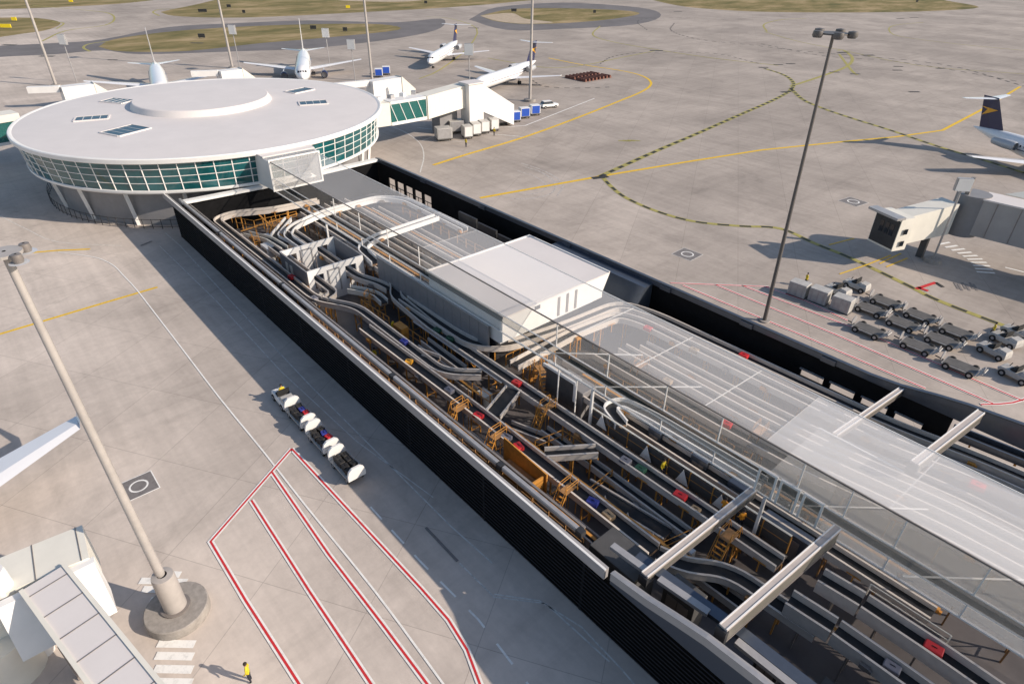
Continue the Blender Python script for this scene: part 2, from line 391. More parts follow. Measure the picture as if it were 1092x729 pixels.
line('dark_dash_line', [(640, 68), (655, 60), (690, 56), (760, 57), (810, 68)], 0.5, 'paint_black', 0.02, dash=(1.6, 1.6), sm=4)
for pts in ([(640, 188), (700, 161), (740, 144), (790, 122), (820, 109), (836, 101), (844, 95), (846, 88), (836, 80), (815, 73)],
            [(641, 187), (652, 199), (668, 211), (700, 225), (740, 236), (790, 241), (820, 242), (840, 246), (868, 259), (905, 274), (937, 289), (970, 305), (1005, 322), (1100, 358)],
            [(843, 94), (856, 106), (876, 115), (905, 125), (950, 139), (1000, 156), (1050, 171), (1110, 190)]):
    line('guide_line_edge', pts, 1.15 if pts[0][0] != 641 else 0.8, 'paint_faded', 0.026, sm=5)
    line(YB, pts, 0.8 if pts[0][0] != 641 else 0.52, 'paint_black', 0.032, dash=(1.7, 1.5), sm=5)
for x, y, a in ((830, 69, 0), (843, 68, 0), (814, 72, 0), (640, 189, 0.4), (958, 71, 0), (957, 75, 0), (975, 98, 0.1), (1003, 73, 0.1), (890, 77, 0), (912, 79, 0), (838, 98, 0.3), (899, 56, 0.3), (926, 59, 0.2), (700, 54, 0), (723, 12.5, 0), (960, 20, 0.3), (975, 19, 0), (120, 64, 0), (50, 60, 0), (10, 48, 0), (505, 30, 0), (210, 46, 0)):
    p = at(x, y, 0.036)
    struct('runway_designator_patch', MB().box(p, (3.2 if y > 60 else 5, 1.2 if y > 60 else 1.8, 0.004), AX*0 + R(48) + a), 'paint_black')
p = at(671, 150, 0.03)
for k in range(3):
    struct('striped_ground_patch', MB().box(p + Vector((0.5*k-0.5, 0.9*k-0.9, 0)), (2.6, 0.5, 0.006), R(40)), 'paint_faded')
for pts in ([(884, 261), (911, 254)], [(895.4, 292), (925, 282), (950, 272)], [(938, 281), (961, 270)], [(945, 284.5), (968, 275)]):
    line(Y, pts, 0.22, 'paint_yellow', 0.04)
line(Wt, [(62, 268.7), (99, 273.8), (112, 278), (122.5, 284), (132, 294), (146, 309), (170, 340), (193, 370), (235, 425), (280, 480), (327, 540), (400, 630), (473, 729), (500, 765)], 0.13, 'paint_white', 0.04, sm=3)
line(Wt, [(-10, 225), (30, 245), (62, 258), (130, 262)], 0.10, 'paint_thin', 0.014, sm=3)
line(Wt, [(176, 248), (192, 262), (250, 325), (330, 410), (420, 500), (480, 560), (525, 600)], 0.10, 'paint_thin', 0.014)
line(Wt, [(170, 262), (230, 320), (300, 396), (380, 470), (462, 530)], 0.08, 'paint_thin', 0.014)
line(Wt, [(395, 540), (450, 600), (510, 660), (560, 725), (580, 750)], 0.14, 'paint_white', 0.014, dash=(1.6, 1.3))
line(Wt, [(527, 633), (575, 640), (620, 668), (662, 712), (690, 745)], 0.10, 'paint_thin', 0.014)
line(Wt, [(490, 600), (527, 636), (582, 643), (650, 705)], 0.10, 'paint_thin', 0.014)
line(Wt, [(560, 146), (500, 141), (470, 139), (445, 136)], 0.3, 'paint_thin', 0.014, sm=2)
line(Wt, [(408, 132), (430, 140), (447, 152), (452, 166), (448, 184)], 0.2, 'paint_thin', 0.014, sm=4)
line(Wt, [(470, 140), (560, 134), (634, 105)], 0.3, 'paint_white', 0.014)
line(Wt, [(470, 143), (450, 150), (500, 151)], 0.2, 'paint_thin', 0.016)
line(Wt, [(1046, 213), (1070, 215), (1092, 218)], 0.25, 'paint_white', 0.014)
line(Wt, [(1072, 285), (1092, 290)], 0.3, 'paint_white', 0.014)
def redline(pts, wr=0.15, ww=0.40, sm=0):
    line('red_line_border', pts, ww, 'paint_white', 0.044, sm=sm); line(Rd, pts, wr, 'paint_red', 0.050, sm=sm)
redline([(311, 478), (224.5, 577), (262, 640), (323, 735)])
redline([(311, 478), (350, 520), (400, 574), (450, 628), (478, 660), (498, 692), (516, 740)])
redline([(268, 533), (330, 630), (400, 735)])
redline([(290, 503), (350, 590), (410, 668), (458, 732)])
for pts in ([(715, 301.5), (820, 305.5)], [(728, 304), (856, 357.5), (987, 414)], [(762, 303), (890, 356), (1059, 430)], [(791, 304), (920, 353), (1091, 427)], [(816, 305.5), (860, 321), (905, 342)], [(1046, 431), (1066, 430.5), (1080, 429), (1094, 425)]):
    redline(pts, 0.18, 0.38)
# crosswalk bars and square stand plates
for i, (x, y, w) in enumerate(((188, 686, 2.0), (186, 699, 2.0), (185, 713, 2.0), (184, 727, 2.0), (184, 612, 0.95), (160, 619, 1.2), (163, 628, 1.2), (191, 620, 0.9), (196, 630, 0.9), (171, 640, 1.2))):
    p = at(x, y, 0.04); struct('crosswalk_bar', MB().box(p, (0.5, w*1.12, 0.004), R(-42)), 'paint_white')
for i in range(10):
    t = i/9; q = Vector((70.6, 81.6, .04)).lerp(Vector((77.6, 75.6, .04)), t) + Vector((.8, .8, 0))*math.sin(t*math.pi)
    struct('crosswalk_bar', MB().box(q, (2.2, .38, 0.004), R(70 - 30*t)), 'paint_white')
AP = {148: 0, 733: 2, 910: -8}
for (x, y, s_) in ((148, 518, 2.3), (733, 271, 2.9), (910, 215, 3.2)):
    p = at(x, y, 0.012); a = R(AP[x])
    struct('stand_plate_border', MB().box(p, (s_+0.16, s_+0.16, 0.006), a), 'paint_white' if x == 148 else 'paint_thin')
    struct('stand_plate', MB().box(p + Vector((0, 0, 0.008)), (s_, s_, 0.006), a), 'paint_grey')
    struct('stand_plate_ring', MB().lathe([(s_*0.24, 0), (s_*0.30, 0)], p + Vector((0, 0, 0.018)), 24), 'paint_white')
b = MB(); b.bar(at(978, 306, .05), at(990, 310, .05), .5, .01); b.bar(at(977, 308, .05), at(998, 301, .05), .45, .01); struct(Rd, b, 'paint_red')
struct('dark_mark', MB().bar(at(998, 301, .05), at(1006, 306, .05), .45, .01), 'paint_black')
for k in range(6):
    struct('dark_mark', MB().bar(at(1018 + 4*k, 301 + 1.6*(k % 2), .03), at(1022 + 4*k, 308 + 1.6*(k % 2), .03), .28, .006), 'paint_grey')
worn('rubber_mark', (0.5, 0.46, 0.43), 0.8)
for pts, w_ in (([(560, 178), (578, 184), (592, 195), (588, 206), (570, 211), (545, 212)], .35), ([(556, 174), (582, 183), (600, 196), (594, 209)], .3), ([(552, 182), (570, 188), (582, 197), (578, 204), (560, 208)], .3)):
    line('tyre_mark', pts, w_, 'rubber_mark', 0.010, sm=4)
line('drain_slot', [(454, 562), (488, 598)], 0.2, 'paint_grey', 0.05)
line('drain_slot', [(150, 262), (162, 257)], 0.4, 'paint_grey', 0.05)

# ------------------------------------------------------------------ baggage hall shell
HS = 132.0
hall = thing('baggage_hall', 'long black louvred baggage hall building with its roof cut away beside the round terminal', 'building', (60, 15, 0))
struct('hall_floor', MB().prism([(1, 0.3), (78, 0.3), (HS, 0.3), (HS, 31.4), (86, 31.4), (78, 31.4), (1, 31.4)], 0.0, 0.03), 'hall_floor')
LT = [(-3.6, 0), (40, 0), (78.6, 0)]
LT2 = [(79.0, 0.0, 5.62), (81.5, 0.0, 5.95), (83.5, 0.0, 6.4), (85.1, 0.0, 6.72), (87.8, 0.0, 6.92), (92, 0.0, 7.05), (HS, 0.0, 7.1)]
RT = [(1, 31.5, 5.5), (40, 31.5, 5.5), (80, 31.5, 5.5), (82.4, 31.5, 5.7), (85, 31.5, 6.2), (87, 31.5, 6.5), (90.6, 31.5, 6.8), (96, 31.5, 7.0), (HS, 31.5, 7.1)]
b = MB()   # louvre blades of the near long wall
for k in range(13):
    z = 0.15 + k*0.35
    b.hull([(0.2, 0.0, z), (HS, 0.0, z), (HS, 0.045, z+0.02), (0.2, 0.045, z+0.02)], [(0.2, 0.0, z+0.03), (HS, 0.0, z+0.03), (HS, 0.045, z+0.05), (0.2, 0.045, z+0.05)])
b.build('louvre_panel', 'blade', hall)
MB().span((0.05, 0.10, 0), (HS, 0.40, 4.68)).build('inner_wall', 'void', hall)
for k in range(14):
    MB().span((0.1 + k*9.6, 0.05, 0), (0.28 + k*9.6, 0.098, 4.68)).build('wall_post', 'black', hall)
MB().sweep([(x, y, 5.5) for x, y in LT], [(-0.05, 0), (0.30, 0), (0.30, -0.8), (-0.05, -0.8)]).build('parapet', 'fascia_grey', hall)
MB().sweep([(x, y, 5.503) for x, y in LT], [(-0.06, 0.05), (0.08, 0.05), (0.08, 0), (-0.06, 0)]).build('parapet_capping', 'white_paint', hall)
MB().sweep([(x, y, z) for x, y, z in LT2], [(-0.02, 0), (0.34, 0), (0.34, -0.6), (-0.02, -0.6)]).build('parapet', 'fascia_grey', hall)
MB().sweep([(x, y, z+.003) for x, y, z in LT2], [(-0.06, 0.05), (0.2, 0.05), (0.2, 0), (-0.06, 0)]).build('parapet_capping', 'light_metal', hall)
b = MB()
for (xa, ya, za), (xb, yb, zb) in zip(LT2, LT2[1:]):
    b.hull([(xa, 0.02, 4.7), (xb, 0.02, 4.7), (xb, .25, 4.7), (xa, .25, 4.7)], [(xa, 0.02, za-.6), (xb, 0.02, zb-.6), (xb, .25, zb-.6), (xa, .25, za-.6)])
b.build('fascia', 'navy_panel', hall)
b = MB()
for (xa, ya, za), (xb, yb, zb) in zip(RT[2:], RT[3:]):
    b.hull([(xa, 31.42, 4.9), (xb, 31.42, 4.9), (xb, 31.6, 4.9), (xa, 31.6, 4.9)], [(xa, 31.42, za-.5), (xb, 31.42, zb-.5), (xb, 31.6, zb-.5), (xa, 31.6, za-.5)])
b.build('fascia', 'steel_blue', hall)
for a, c in ((0.6, 15.2), (15.7, 32.8), (33.3, 54.0), (54.6, 67.8), (68.4, 75.4)):
    MB().sweep([(a, 1.05, 5.42), (c, 1.05, 5.42)], [(-0.17, 0), (-0.13, 0.1), (0.13, 0.1), (0.17, 0), (0.17, -0.25), (-0.17, -0.25)]).build('roof_edge_rail', 'light_metal', hall)
    MB().span((c, 0.84, 5.1), (c+0.5, 1.28, 5.5)).build('rail_joint', 'dark_metal', hall)
for a, c in ((77.6, 80.0), (80.9, 84.0), (85.9, HS)):
    MB().sweep([(a, 1.75 if a < 80 else 2.0, 5.42), (c, 1.9 if a < 80 else 2.3, 5.42)], [(-0.22, 0), (0.22, 0), (0.22, -0.25), (-0.22, -0.25)]).build('roof_edge_rail', 'light_metal', hall)
MB().sweep([(79, 2.35, 5.3), (85, 2.7, 5.3), (HS, 2.8, 5.3)], [(-0.35, 0), (0.35, 0), (0.35, -0.3), (-0.35, -0.3)]).build('inner_gutter', 'steel_blue', hall)
MB().sweep([(0.6, 1.75, 5.0), (75.4, 1.75, 5.0)], [(-0.09, 0), (0.09, 0), (0.09, -0.12), (-0.09, -0.12)]).build('inner_rail', 'grey_metal', hall)
MB().sweep([(x, y, z) for x, y, z in RT], [(0.3, 0), (-0.22, 0), (-0.22, -0.5), (0.3, -0.5)]).build('parapet', 'steel_blue', hall)
MB().sweep([(x, y, z+.003) for x, y, z in RT], [(-0.24, 0.05), (-0.1, 0.05), (-0.1, 0), (-0.24, 0)]).build('parapet_capping', 'dark_metal', hall)
FARWALL = True
for s_ in (14, 28, 44, 58.5, 68, 76):
    MB().span((s_, 31.1, 5.0), (s_+1.3, 31.3, 5.45)).build('roof_hatch_bracket', 'steel_blue', hall)
b = MB(); b.hull([(43.2, 27.2, 0), (57.5, 27.2, 0), (57.5, 31.2, 0), (43.2, 31.2, 0)], [(43.2, 29.9, 5.1), (57.5, 29.9, 5.1), (57.5, 31.25, 5.1), (43.2, 31.25, 5.1)])
b.build('curved_lining', 'steel_blue', hall)
# slanted end wall by the round building
e0, e1, e2 = Vector((1.6, 0.9, 5.5)), Vector((2.3, 12.0, 5.5)), Vector((1.2, 31.3, 5.5))
MB().sweep([e0, e1, e2], [(-0.7, 0), (0.35, 0), (0.35, -0.35), (-0.7, -0.35)]).build('end_coping', 'white_paint', hall)
MB().sweep([e0, e1, e2], [(-0.2, -0.36), (0.2, -0.36), (0.2, -5.45), (-0.2, -5.45)]).build('end_wall', 'black', hall)
# openings low in the far wall, daylight ground outside
for k in range(3):
    MB().span((26.5 + k*4.1, 28.8, 0.0), (30.3 + k*4.1, 29.1, 4.6 - .3*k)).build('storage_cage_panel', 'dark_metal', hall)
def wall_open(b, p, q, z0, z1, th, ops):
    """wall from p to q with openings (a, b, zlo, zhi) along it"""
    p, q = Vector((*p, 0)), Vector((*q, 0)); L = (q-p).length; d = (q-p)/L
    def piece(a, c, lo, hi):
        if c-a > 0.01 and hi-lo > 0.01:
            m_ = p + d*(a+c)/2; b.box((m_.x, m_.y, (lo+hi)/2), (c-a, th, hi-lo), math.atan2(d.y, d.x))
    x = 0
    for a, c, lo, hi in sorted(ops):
        piece(x, a, z0, z1); piece(a, c, z0, lo); piece(a, c, hi, z1); x = c
    piece(x, L, z0, z1)
OPN = [(4.2+2.5*k, 6.1+2.5*k, 1.0, 3.1) for k in range(5)] + [(74.6+2.75*k, 76.7+2.75*k, 2.45, 3.2) for k in range(4)]
WP = [(1, 31.5), (86.6, 31.5)]
b = MB()
for (xa, ya), (xb, yb) in zip(WP, WP[1:]):
    wall_open(b, (xa, ya+.08), (xb, yb+.08), 0.0, 4.995, .2, [(o[0]-xa, o[1]-xa, o[2], o[3]) for o in OPN if o[0] > xa and o[1] < xb+.01])
b.build('far_wall', 'black', hall)
for o_ in OPN[:5]:
    f = MB(); a_, c_ = o_[0], o_[1]
    f.span((a_, 31.44, 2.0), (c_, 31.5, 2.12)); f.span(((a_+c_)/2-.04, 31.44, 1.0), ((a_+c_)/2+.04, 31.5, 1.996)); f.build('window_bar', 'dark_metal', hall)
for k, o_ in enumerate(OPN[5:]):
    tt = 31.5; MB().span((o_[0]-.05, tt-.35, 3.3), (o_[1]+.05, tt-.2, 3.42)).build('window_hood', 'light_metal', hall)
def ibeam(label, a, c, h, w):
    a, c = Vector(a), Vector(c); r = thing('roof_beam', label, 'beam', a, 'pale roof beams across the hall')
    d = (c-a).normalized(); nn = Vector((-d.y, d.x, 0))
    MB().bar(a, c, w, 0.14).build('top_flange', 'beam_beige', r)
    MB().bar(a - Vector((0, 0, h/2)), c - Vector((0, 0, h/2)), w*.86, h-0.15).build('web', 'web_olive', r)
    MB().bar(a - Vector((0, 0, h)) + nn*0, c - Vector((0, 0, h)), w*.98, 0.1).build('bottom_flange', 'grey_metal', r)
    MB().box(a - Vector((0, 0, h/2+.1)), (w*1.2, 0.25, h+0.1), math.atan2(d.y, d.x)+R(90)).build('end_plate', 'dark_metal', r)
    for off in (-w/2+.05, w/2-.05):
        MB().bar(a + nn*off + Vector((0, 0, .09)), c + nn*off + Vector((0, 0, .09)), 0.07, 0.05).build('edge_trim', 'white_paint', r)
ibeam('narrow pale roof beam left of the other, from the near parapet to the glass gallery', (80.3, 1.4, 5.55), (80.75, 12.2, 5.55), 0.6, 0.5)
ibeam('deeper pale roof beam right of the narrow one, from near parapet to the glass gallery', at(771, 669, 6.95), at(893, 562.5, 6.95), 1.15, .5)
ibeam('pale roof beam from the glass gallery to the far parapet, the left one of two', (81.7, 21.6, 5.55), (82.6, 31.3, 5.55), 0.5, 0.42)
ibeam('pale roof beam from the glass gallery to the bent far parapet, the right one of two', at(975, 494, 6.9), at(1046, 439, 6.85), 0.8, 0.55)

# ------------------------------------------------------------------ glass gallery over the hall
G0, G1, GL, GR, GZ0, GZ1 = 6.0, HS, 12.2, 19.2, 5.5, 9.6
gal = thing('glass_gallery', 'long translucent glass passenger gallery running from the round terminal over the baggage hall', 'building', (60, 15.7, 5.5))
MB().span((G0, GL, GZ1), (42.7, GR, GZ1+0.06)).build('roof_panel', 'veil_roof_light', gal)
MB().span((42.703, GL, GZ1), (80.6, GR, GZ1+0.06)).build('roof_panel', 'veil_roof', gal)
MB().span((80.603, GL, GZ1), (G1, GR, GZ1+0.06)).build('roof_panel', 'veil_roof_dense', gal)
MB().span((G0, GL, 7.42), (42.7, GL+0.05, GZ1-.02)).build('upper_glazing', 'veil_side_light', gal)
MB().span((42.703, GL, 7.42), (85.2, GL+0.05, GZ1-.02)).build('upper_glazing', 'veil_side', gal)
MB().span((85.203, GL, 7.42), (G1, GL+0.05, GZ1-.02)).build('upper_glazing', 'veil_side_dense', gal)
MB().span((G0, GL, 6.6), (42.7, GL+0.05, 7.36)).build('window_strip', 'veil_strip_light', gal)
MB().span((42.703, GL, 6.6), (G1, GL+0.05, 7.36)).build('window_strip', 'veil_strip', gal)
MB().span((G0, GL, 5.56), (42.7, GL+0.05, 6.54)).build('lower_glazing', 'veil_side_light', gal)
MB().span((42.703, GL, 5.56), (85.2, GL+0.05, 6.54)).build('lower_glazing', 'veil_low', gal)
MB().span((85.203, GL, 5.56), (G1, GL+0.05, 6.54)).build('lower_glazing', 'veil_low_dense', gal)
MB().span((G0, GL-0.03, 7.36), (G1, GL+0.08, 7.42)).build('window_rail', 'frame_pale', gal)
MB().span((G0, GL-0.03, 6.54), (G1, GL+0.08, 6.6)).build('window_rail', 'frame_pale', gal)
MB().span((G0, GL-0.05, 5.46), (G1, GL+0.1, 5.56)).build('floor_edge', 'frame_pale', gal)
MB().span((G0, GL-0.02, GZ1-0.02), (G1, GL+0.07, GZ1+0.08)).build('roof_edge', 'grey_metal', gal)
MB().span((G0, GR-0.06, GZ1+.005), (G1, GR, GZ1+0.09)).build('roof_edge', 'frame_pale', gal)
MB().span((80.6, 12.4, 5.5), (HS, 21.4, 5.56)).build('floor_deck', 'veil_deck', gal)
MB().span((80.6, 21.32, 5.565), (86.6, 21.42, 5.66)).build('deck_edge', 'white_paint', gal)
for s_ in (24, 30, 36, 42, 62, 67.6, 73, 77.5, 83.2, 86.1, 89.0, 93.0, 97.0, 101):
    MB().span((s_, GL-0.04, 5.56), (s_+0.07, GL+0.06, 6.54)).build('mullion', 'frame_pale', gal)
    MB().span((s_, GL-0.04, 7.42), (s_+0.07, GL+0.06, 9.58)).build('mullion', 'frame_pale', gal)
for s_ in (58, 64, 70, 76, 88, 96, 104):
    MB().bar((s_, GL+.1, GZ1-.05), (s_+.3, GR-.1, GZ1-.05), .05, .06).build('glazing_bar', 'frame_pale', gal)
for a_, c_ in ((60, 66), (66.5, 72), (83, 89), (90, 96)):
    MB().bar((a_, GL+.2, 5.7), (c_, GR-.3, 5.7), .1, .06).build('floor_brace', 'frame_pale', gal)
for k, s_ in enumerate((80.9, 82.4, 83.9)):
    d = MB().span((s_, GL-.16, 5.7), (s_+1.0, GL-.1, 7.3)).build('door', 'veil_strip', gal)
    f = MB(); f.span((s_-.14, GL-.2, 5.6), (s_-.003, GL-.06, 7.5)); f.span((s_+1.003, GL-.2, 5.6), (s_+1.14, GL-.06, 7.5)); f.span((s_-.14, GL-.2, 7.51), (s_+1.14, GL-.06, 7.65)); f.build('door_frame', 'frame_pale', d)
for s_ in (21, 36.5, 51, 66.3, 81.5):
    MB().span((s_, GL-0.1, 0.05), (s_+0.2, GL+0.1, 5.45)).build('support_column', 'frame_pale', gal)
for s_ in (62.5, 64.6):
    MB().span((s_, GL-0.05, 1.6), (s_+0.08, GL+0.05, 5.45)).build('glazing_post', 'frame_pale', gal)
# white portal where the gallery leaves the round building
por = thing('entrance_portal', 'white box portal where the glass gallery leaves the round terminal', 'building', (3, 15.7, 5.5))
MB().hull([(-6, 11.0, 5.7), (6.0, 12.0, 5.7), (6.0, 12.15, 5.7), (-6, 11.15, 5.7)], [(-6, 11.0, 10.3), (6.0, 12.0, 9.75), (6.0, 12.15, 9.75), (-6, 11.15, 10.3)]).build('side_wall', 'white_paint', por)
MB().hull([(-6, 20.2, 5.7), (6.0, 19.35, 5.7), (6.0, 19.5, 5.7), (-6, 20.35, 5.7)], [(-6, 20.2, 10.3), (6.0, 19.35, 9.75), (6.0, 19.5, 9.75), (-6, 20.35, 10.3)]).build('side_wall', 'white_paint', por)
MB().hull([(-6, 11.0, 10.32), (4.6, 11.88, 9.87), (4.6, 19.6, 9.87), (-6, 20.35, 10.32)], [(-6, 11.0, 10.5), (4.6, 11.88, 10.05), (4.6, 19.6, 10.05), (-6, 20.35, 10.5)]).build('roof', 'roof_white', por)
MB().hull([(4.61, 11.9, 9.85), (6, 12.0, 9.77), (6, 19.5, 9.77), (4.61, 19.6, 9.85)], [(4.61, 11.9, 9.93), (6, 12.0, 9.85), (6, 19.5, 9.85), (4.61, 19.6, 9.93)]).build('canopy', 'veil_portal', por)
f = MB(); f.span((6.02, 11.95, 5.5), (6.2, 12.2, 9.95)); f.span((6.02, 19.3, 5.5), (6.2, 19.55, 9.95)); f.span((6.02, 12.2, 9.75), (6.2, 19.3, 9.95)); f.span((6.02, 12.2, 5.5), (6.2, 19.3, 5.72)); f.build('portal_frame', 'white_paint', por)
MB().span((6.05, 12.2, 5.72), (6.12, 19.3, 9.75)).build('portal_glass', 'veil_portal', por)

# ------------------------------------------------------------------ plant room and screening room
pr = thing('plant_room', 'large white flat roofed plant room standing in the middle of the hall', 'room', (49, 19, 0))
MB().hull([(43.2, 12.45, 3.9), (54.6, 12.45, 3.9), (54.6, 25.2, 3.9), (43.2, 25.2, 3.9)], [(43.2, 12.45, 6.85), (54.6, 12.45, 6.85), (54.6, 26.3, 6.85), (43.2, 26.3, 6.85)]).build('body', 'white_paint', pr)
MB().span((42.85, 12.3, 6.852), (55.1, 26.85, 7.0)).build('roof', 'roof_white', pr)
for tt in (12.35, 26.75):
    MB().span((42.8, tt-.06, 7.0), (55.15, tt+.06, 7.12)).build('roof_edge', 'white_paint', pr)
MB().span((42.8, 12.42, 7.0), (42.95, 26.68, 7.12)).build('roof_edge', 'white_paint', pr)
MB().span((54.6, 12.32, 4.3), (55.05, 26.0, 6.85)).build('gable_panel', 'white_paint', pr)
MB().hull([(54.65, 26.0, 5.0), (55.05, 26.0, 5.0), (55.05, 26.02, 5.0), (54.65, 26.02, 5.0)], [(54.65, 26.0, 6.85), (55.05, 26.0, 6.85), (55.05, 26.9, 6.85), (54.65, 26.9, 6.85)]).build('gable_corner', 'white_paint', pr)
for tt in (19.4, 20.6, 21.8):
    MB().span((55.051, tt, 4.5), (55.10, tt+0.3, 6.6)).build('vent_slot', 'grey_metal', pr)
MB().span((55.051, 16.3, 6.3), (55.10, 17.0, 6.7)).build('vent_grille', 'dark_metal', pr)
MB().span((43.6, 12.6, .03), (53.8, 24.0, 3.895)).build('plinth_wall', 'dark_metal', pr)
pt = thing('partition_wall', 'grey panelled partition wall under the edge of the glass gallery', 'wall', (46, 12, 0))
for k in range(14):
    MB().span((33.5 + k*1.42, 12.0, 0.03), (34.88 + k*1.42, 12.18, 5.38)).build('panel', 'partition', pt)
MB().span((33.4, 11.97, 5.385), (53.4, 12.2, 5.45)).build('top_rail', 'light_metal', pt)

sr = thing('screening_room', 'small roofless white room with belts running through its openings', 'room', (24.5, 9.5, 0))
Z = 4.3; S0, S1, T0, T1 = 22.9, 29.9, 5.1, 12.1
b = MB(); wall_open(b, (S1, T0), (S1, T1), 0.03, Z, .22, [(0.7, 1.9, 1.9, 3.6), (4.6, 6.0, 1.9, 3.6)]); b.build('front_wall', 'white_paint', sr)
b = MB(); wall_open(b, (S0, T0), (S0, T1), 0.03, Z, .22, [(0.7, 1.9, 1.9, 3.6), (4.6, 6.0, 1.9, 3.6)]); b.build('back_wall', 'white_paint', sr)
b = MB(); wall_open(b, (S0+.115, T0), (S1-.115, T0), 0.03, Z-.004, .2, []); b.build('side_wall', 'partition', sr)
b = MB(); wall_open(b, (S0+.115, T1), (S1-.115, T1), 0.03, Z-.004, .2, []); b.build('side_wall', 'partition', sr)
for s_ in (S1+.13, S0+.13):
    d = MB().span((s_, 7.6, 1.0), (s_+.06, 8.8, 3.7)).build('door', 'white_paint', sr)
    f = MB(); f.span((s_-.005, 7.45, 1.0), (s_+.1, 7.598, 3.85)); f.span((s_-.005, 8.802, 1.0), (s_+.1, 8.95, 3.85)); f.span((s_-.005, 7.6, 3.702), (s_+.1, 8.8, 3.85)); f.build('door_frame', 'light_metal', d)
for s_ in (24.4, 25.6):
    MB().span((s_, T0-.16, 2.2), (s_+.55, T0-.105, 3.6)).build('notice_panel', 'cream', sr)
MB().span((26.2, 7.9, 0.03), (26.35, 8.0, Z)).build('inner_post', 'grey_metal', sr)

# ------------------------------------------------------------------ conveyors
NCONV = [0]
def conveyor(label, path, w=0.9, gh=0.34, r=1.5, legs=3.2, legm='orange', gm='guard', base=0.03, pan=0.3):
    P = smooth_corner(path, r)
    root = thing('baggage_conveyor', label, 'conveyor', tuple(P[0][i] if i < 2 else 0 for i in range(3)), 'baggage conveyors in the hall')
    MB().sweep(P, [(-w/2, 0.0), (w/2, 0.0), (w/2, -0.06), (-w/2, -0.06)]).build('belt', 'belt', root)
    for sg in (-1, 1):
        a = sg*(w/2+0.01); c = sg*(w/2+0.09); e = sg*(w/2+0.16)
        MB().sweep(P, [(a, -0.1), (a, gh), (e, gh), (e, gh-0.05), (c, gh-0.05), (c, -pan), (c-sg*0.04, -pan), (c-sg*.04, -0.1)]).build('side_guard', gm, root)
    MB().sweep(P, [(-w/2+.02, -0.11), (w/2-.02, -0.11), (w/2-.02, -pan), (-w/2+.02, -pan)]).build('underframe', 'under_brown', root)
    if legs:
        acc = legs*0.5
        for i in range(len(P)-1):
            d = (P[i+1]-P[i]); L = d.length
            while acc < L:
                q = P[i] + d*(acc/L); nn = Vector((-d.y, d.x, 0)).normalized()
                f = MB()
                for sg in (-1, 1):
                    e = q + nn*sg*(w/2-.02); f.span((e.x-.05, e.y-.05, base), (e.x+.05, e.y+.05, q.z-pan-.003))
                m1, m2 = q+nn*(w/2-.08), q-nn*(w/2-.08)
                f.bar((m1.x, m1.y, base+0.7), (m2.x, m2.y, base+0.7), .06, .06); f.bar((m1.x, m1.y, base+0.75), (m2.x, m2.y, q.z-pan-.1), .05, .05)
                f.build('leg', legm, root); acc += legs
            acc -= L
    acc = 2.0
    for i in range(len(P)-1):
        d = (P[i+1]-P[i]); L = d.length
        while acc < L and L > 1e-4:
            q = P[i] + d*(acc/L); nn = Vector((-d.y, d.x, 0)).normalized(); an = math.atan2(d.y, d.x); sg = rnd.choice((-1, 1)); e = q + nn*sg*(w/2+.30)
            f = MB(); f.box((e.x, e.y, q.z-.05), (.5, .26, .3), an); f.box((e.x+.3*math.cos(an), e.y+.3*math.sin(an), q.z-.12), (.2, .2, .2), an)
            f.build('drive_motor', rnd.choice(('orange', 'orange_dull', 'grey_metal')), root)
            if rnd.random() < .6:
                e = q + nn*(-sg)*(w/2+.22) + d.normalized()*1.2; f = MB(); f.box((e.x, e.y, q.z-.55), (.08, .08, .9), an); f.box((e.x, e.y, q.z-.1), (.9, .06, .06), an)
                f.build('bracket', 'orange', root)
            acc += 3.4 + rnd.random()*2.5
        acc -= L
    NCONV[0] += 1
    return root
z1 = 2.5
def pz(lst, z): return [at(x, y, z) for x, y in lst]
conveyor('conveyor along the near wall from the white curve past the screening room', [(5.5, 18.5, z1), (4.9, 12, z1), (2.6, 6.6, z1), (3.6, 4.1, z1), (22, 4.15, z1), (33.5, 4.15, z1), (37.8, 6.7, z1), (53.4, 6.6, z1), (55.8, 9.2, z1)], 0.75, r=1.6, gm='guard')
conveyor('long straight conveyor nearest the louvred wall in front of the stair platform', [(42, 5.2, z1), (60, 5.5, z1), (78.3, 5.4, z1)], 1.0)
conveyor('curved conveyor between the two roof beams at the lower end of the hall', [(78.6, 5.45, 2.3), (80.3, 6.1, 2.2), (82.3, 8.0, 2.1), (88, 8.4, 2.0)], 1.0, r=1.8)
conveyor('long conveyor in the middle of the hall past the steep diverter belt', [(29, 13.3, z1+.4), (33.4, 13.3, z1+.4), (36.4, 12.5, z1+.2), (38.2, 11.2, z1), (41, 10.9, z1), (46, 10.5, z1), (60, 10.6, z1), (84.2, 10.7, z1)], 0.95, r=0.9)
conveyor('conveyor that rises beside the partition wall and swings round the plant room', [(39.5, 11.4, 2.6), (49, 11.3, 2.7), (52.3, 11.4, 3.0), (54.3, 13.6, 3.0), (55.6, 20, 3.2), (56.2, 27.6, 3.3), (60, 28.6, 3.3), (83, 29.1, 3.3), (90, 30.2, 3.3), (HS, 32.5, 3.3)], 0.95, r=2.2)
conveyor('inner conveyor that swings round the plant room under the glass gallery', [(57.2, 11.9, 3.0), (57.0, 20, 3.2), (57.6, 25.8, 3.2), (60, 26.6, 3.2), (84, 27.0, 3.2), (90, 28.3, 3.1), (HS, 30.8, 3.1)], 0.95, r=1.8)
conveyor('steep short diverter belt linking two long conveyors', [(59.4, 9.9, 2.62), (60.9, 6.3, 2.58)], 1.25, gh=.2, legs=0)
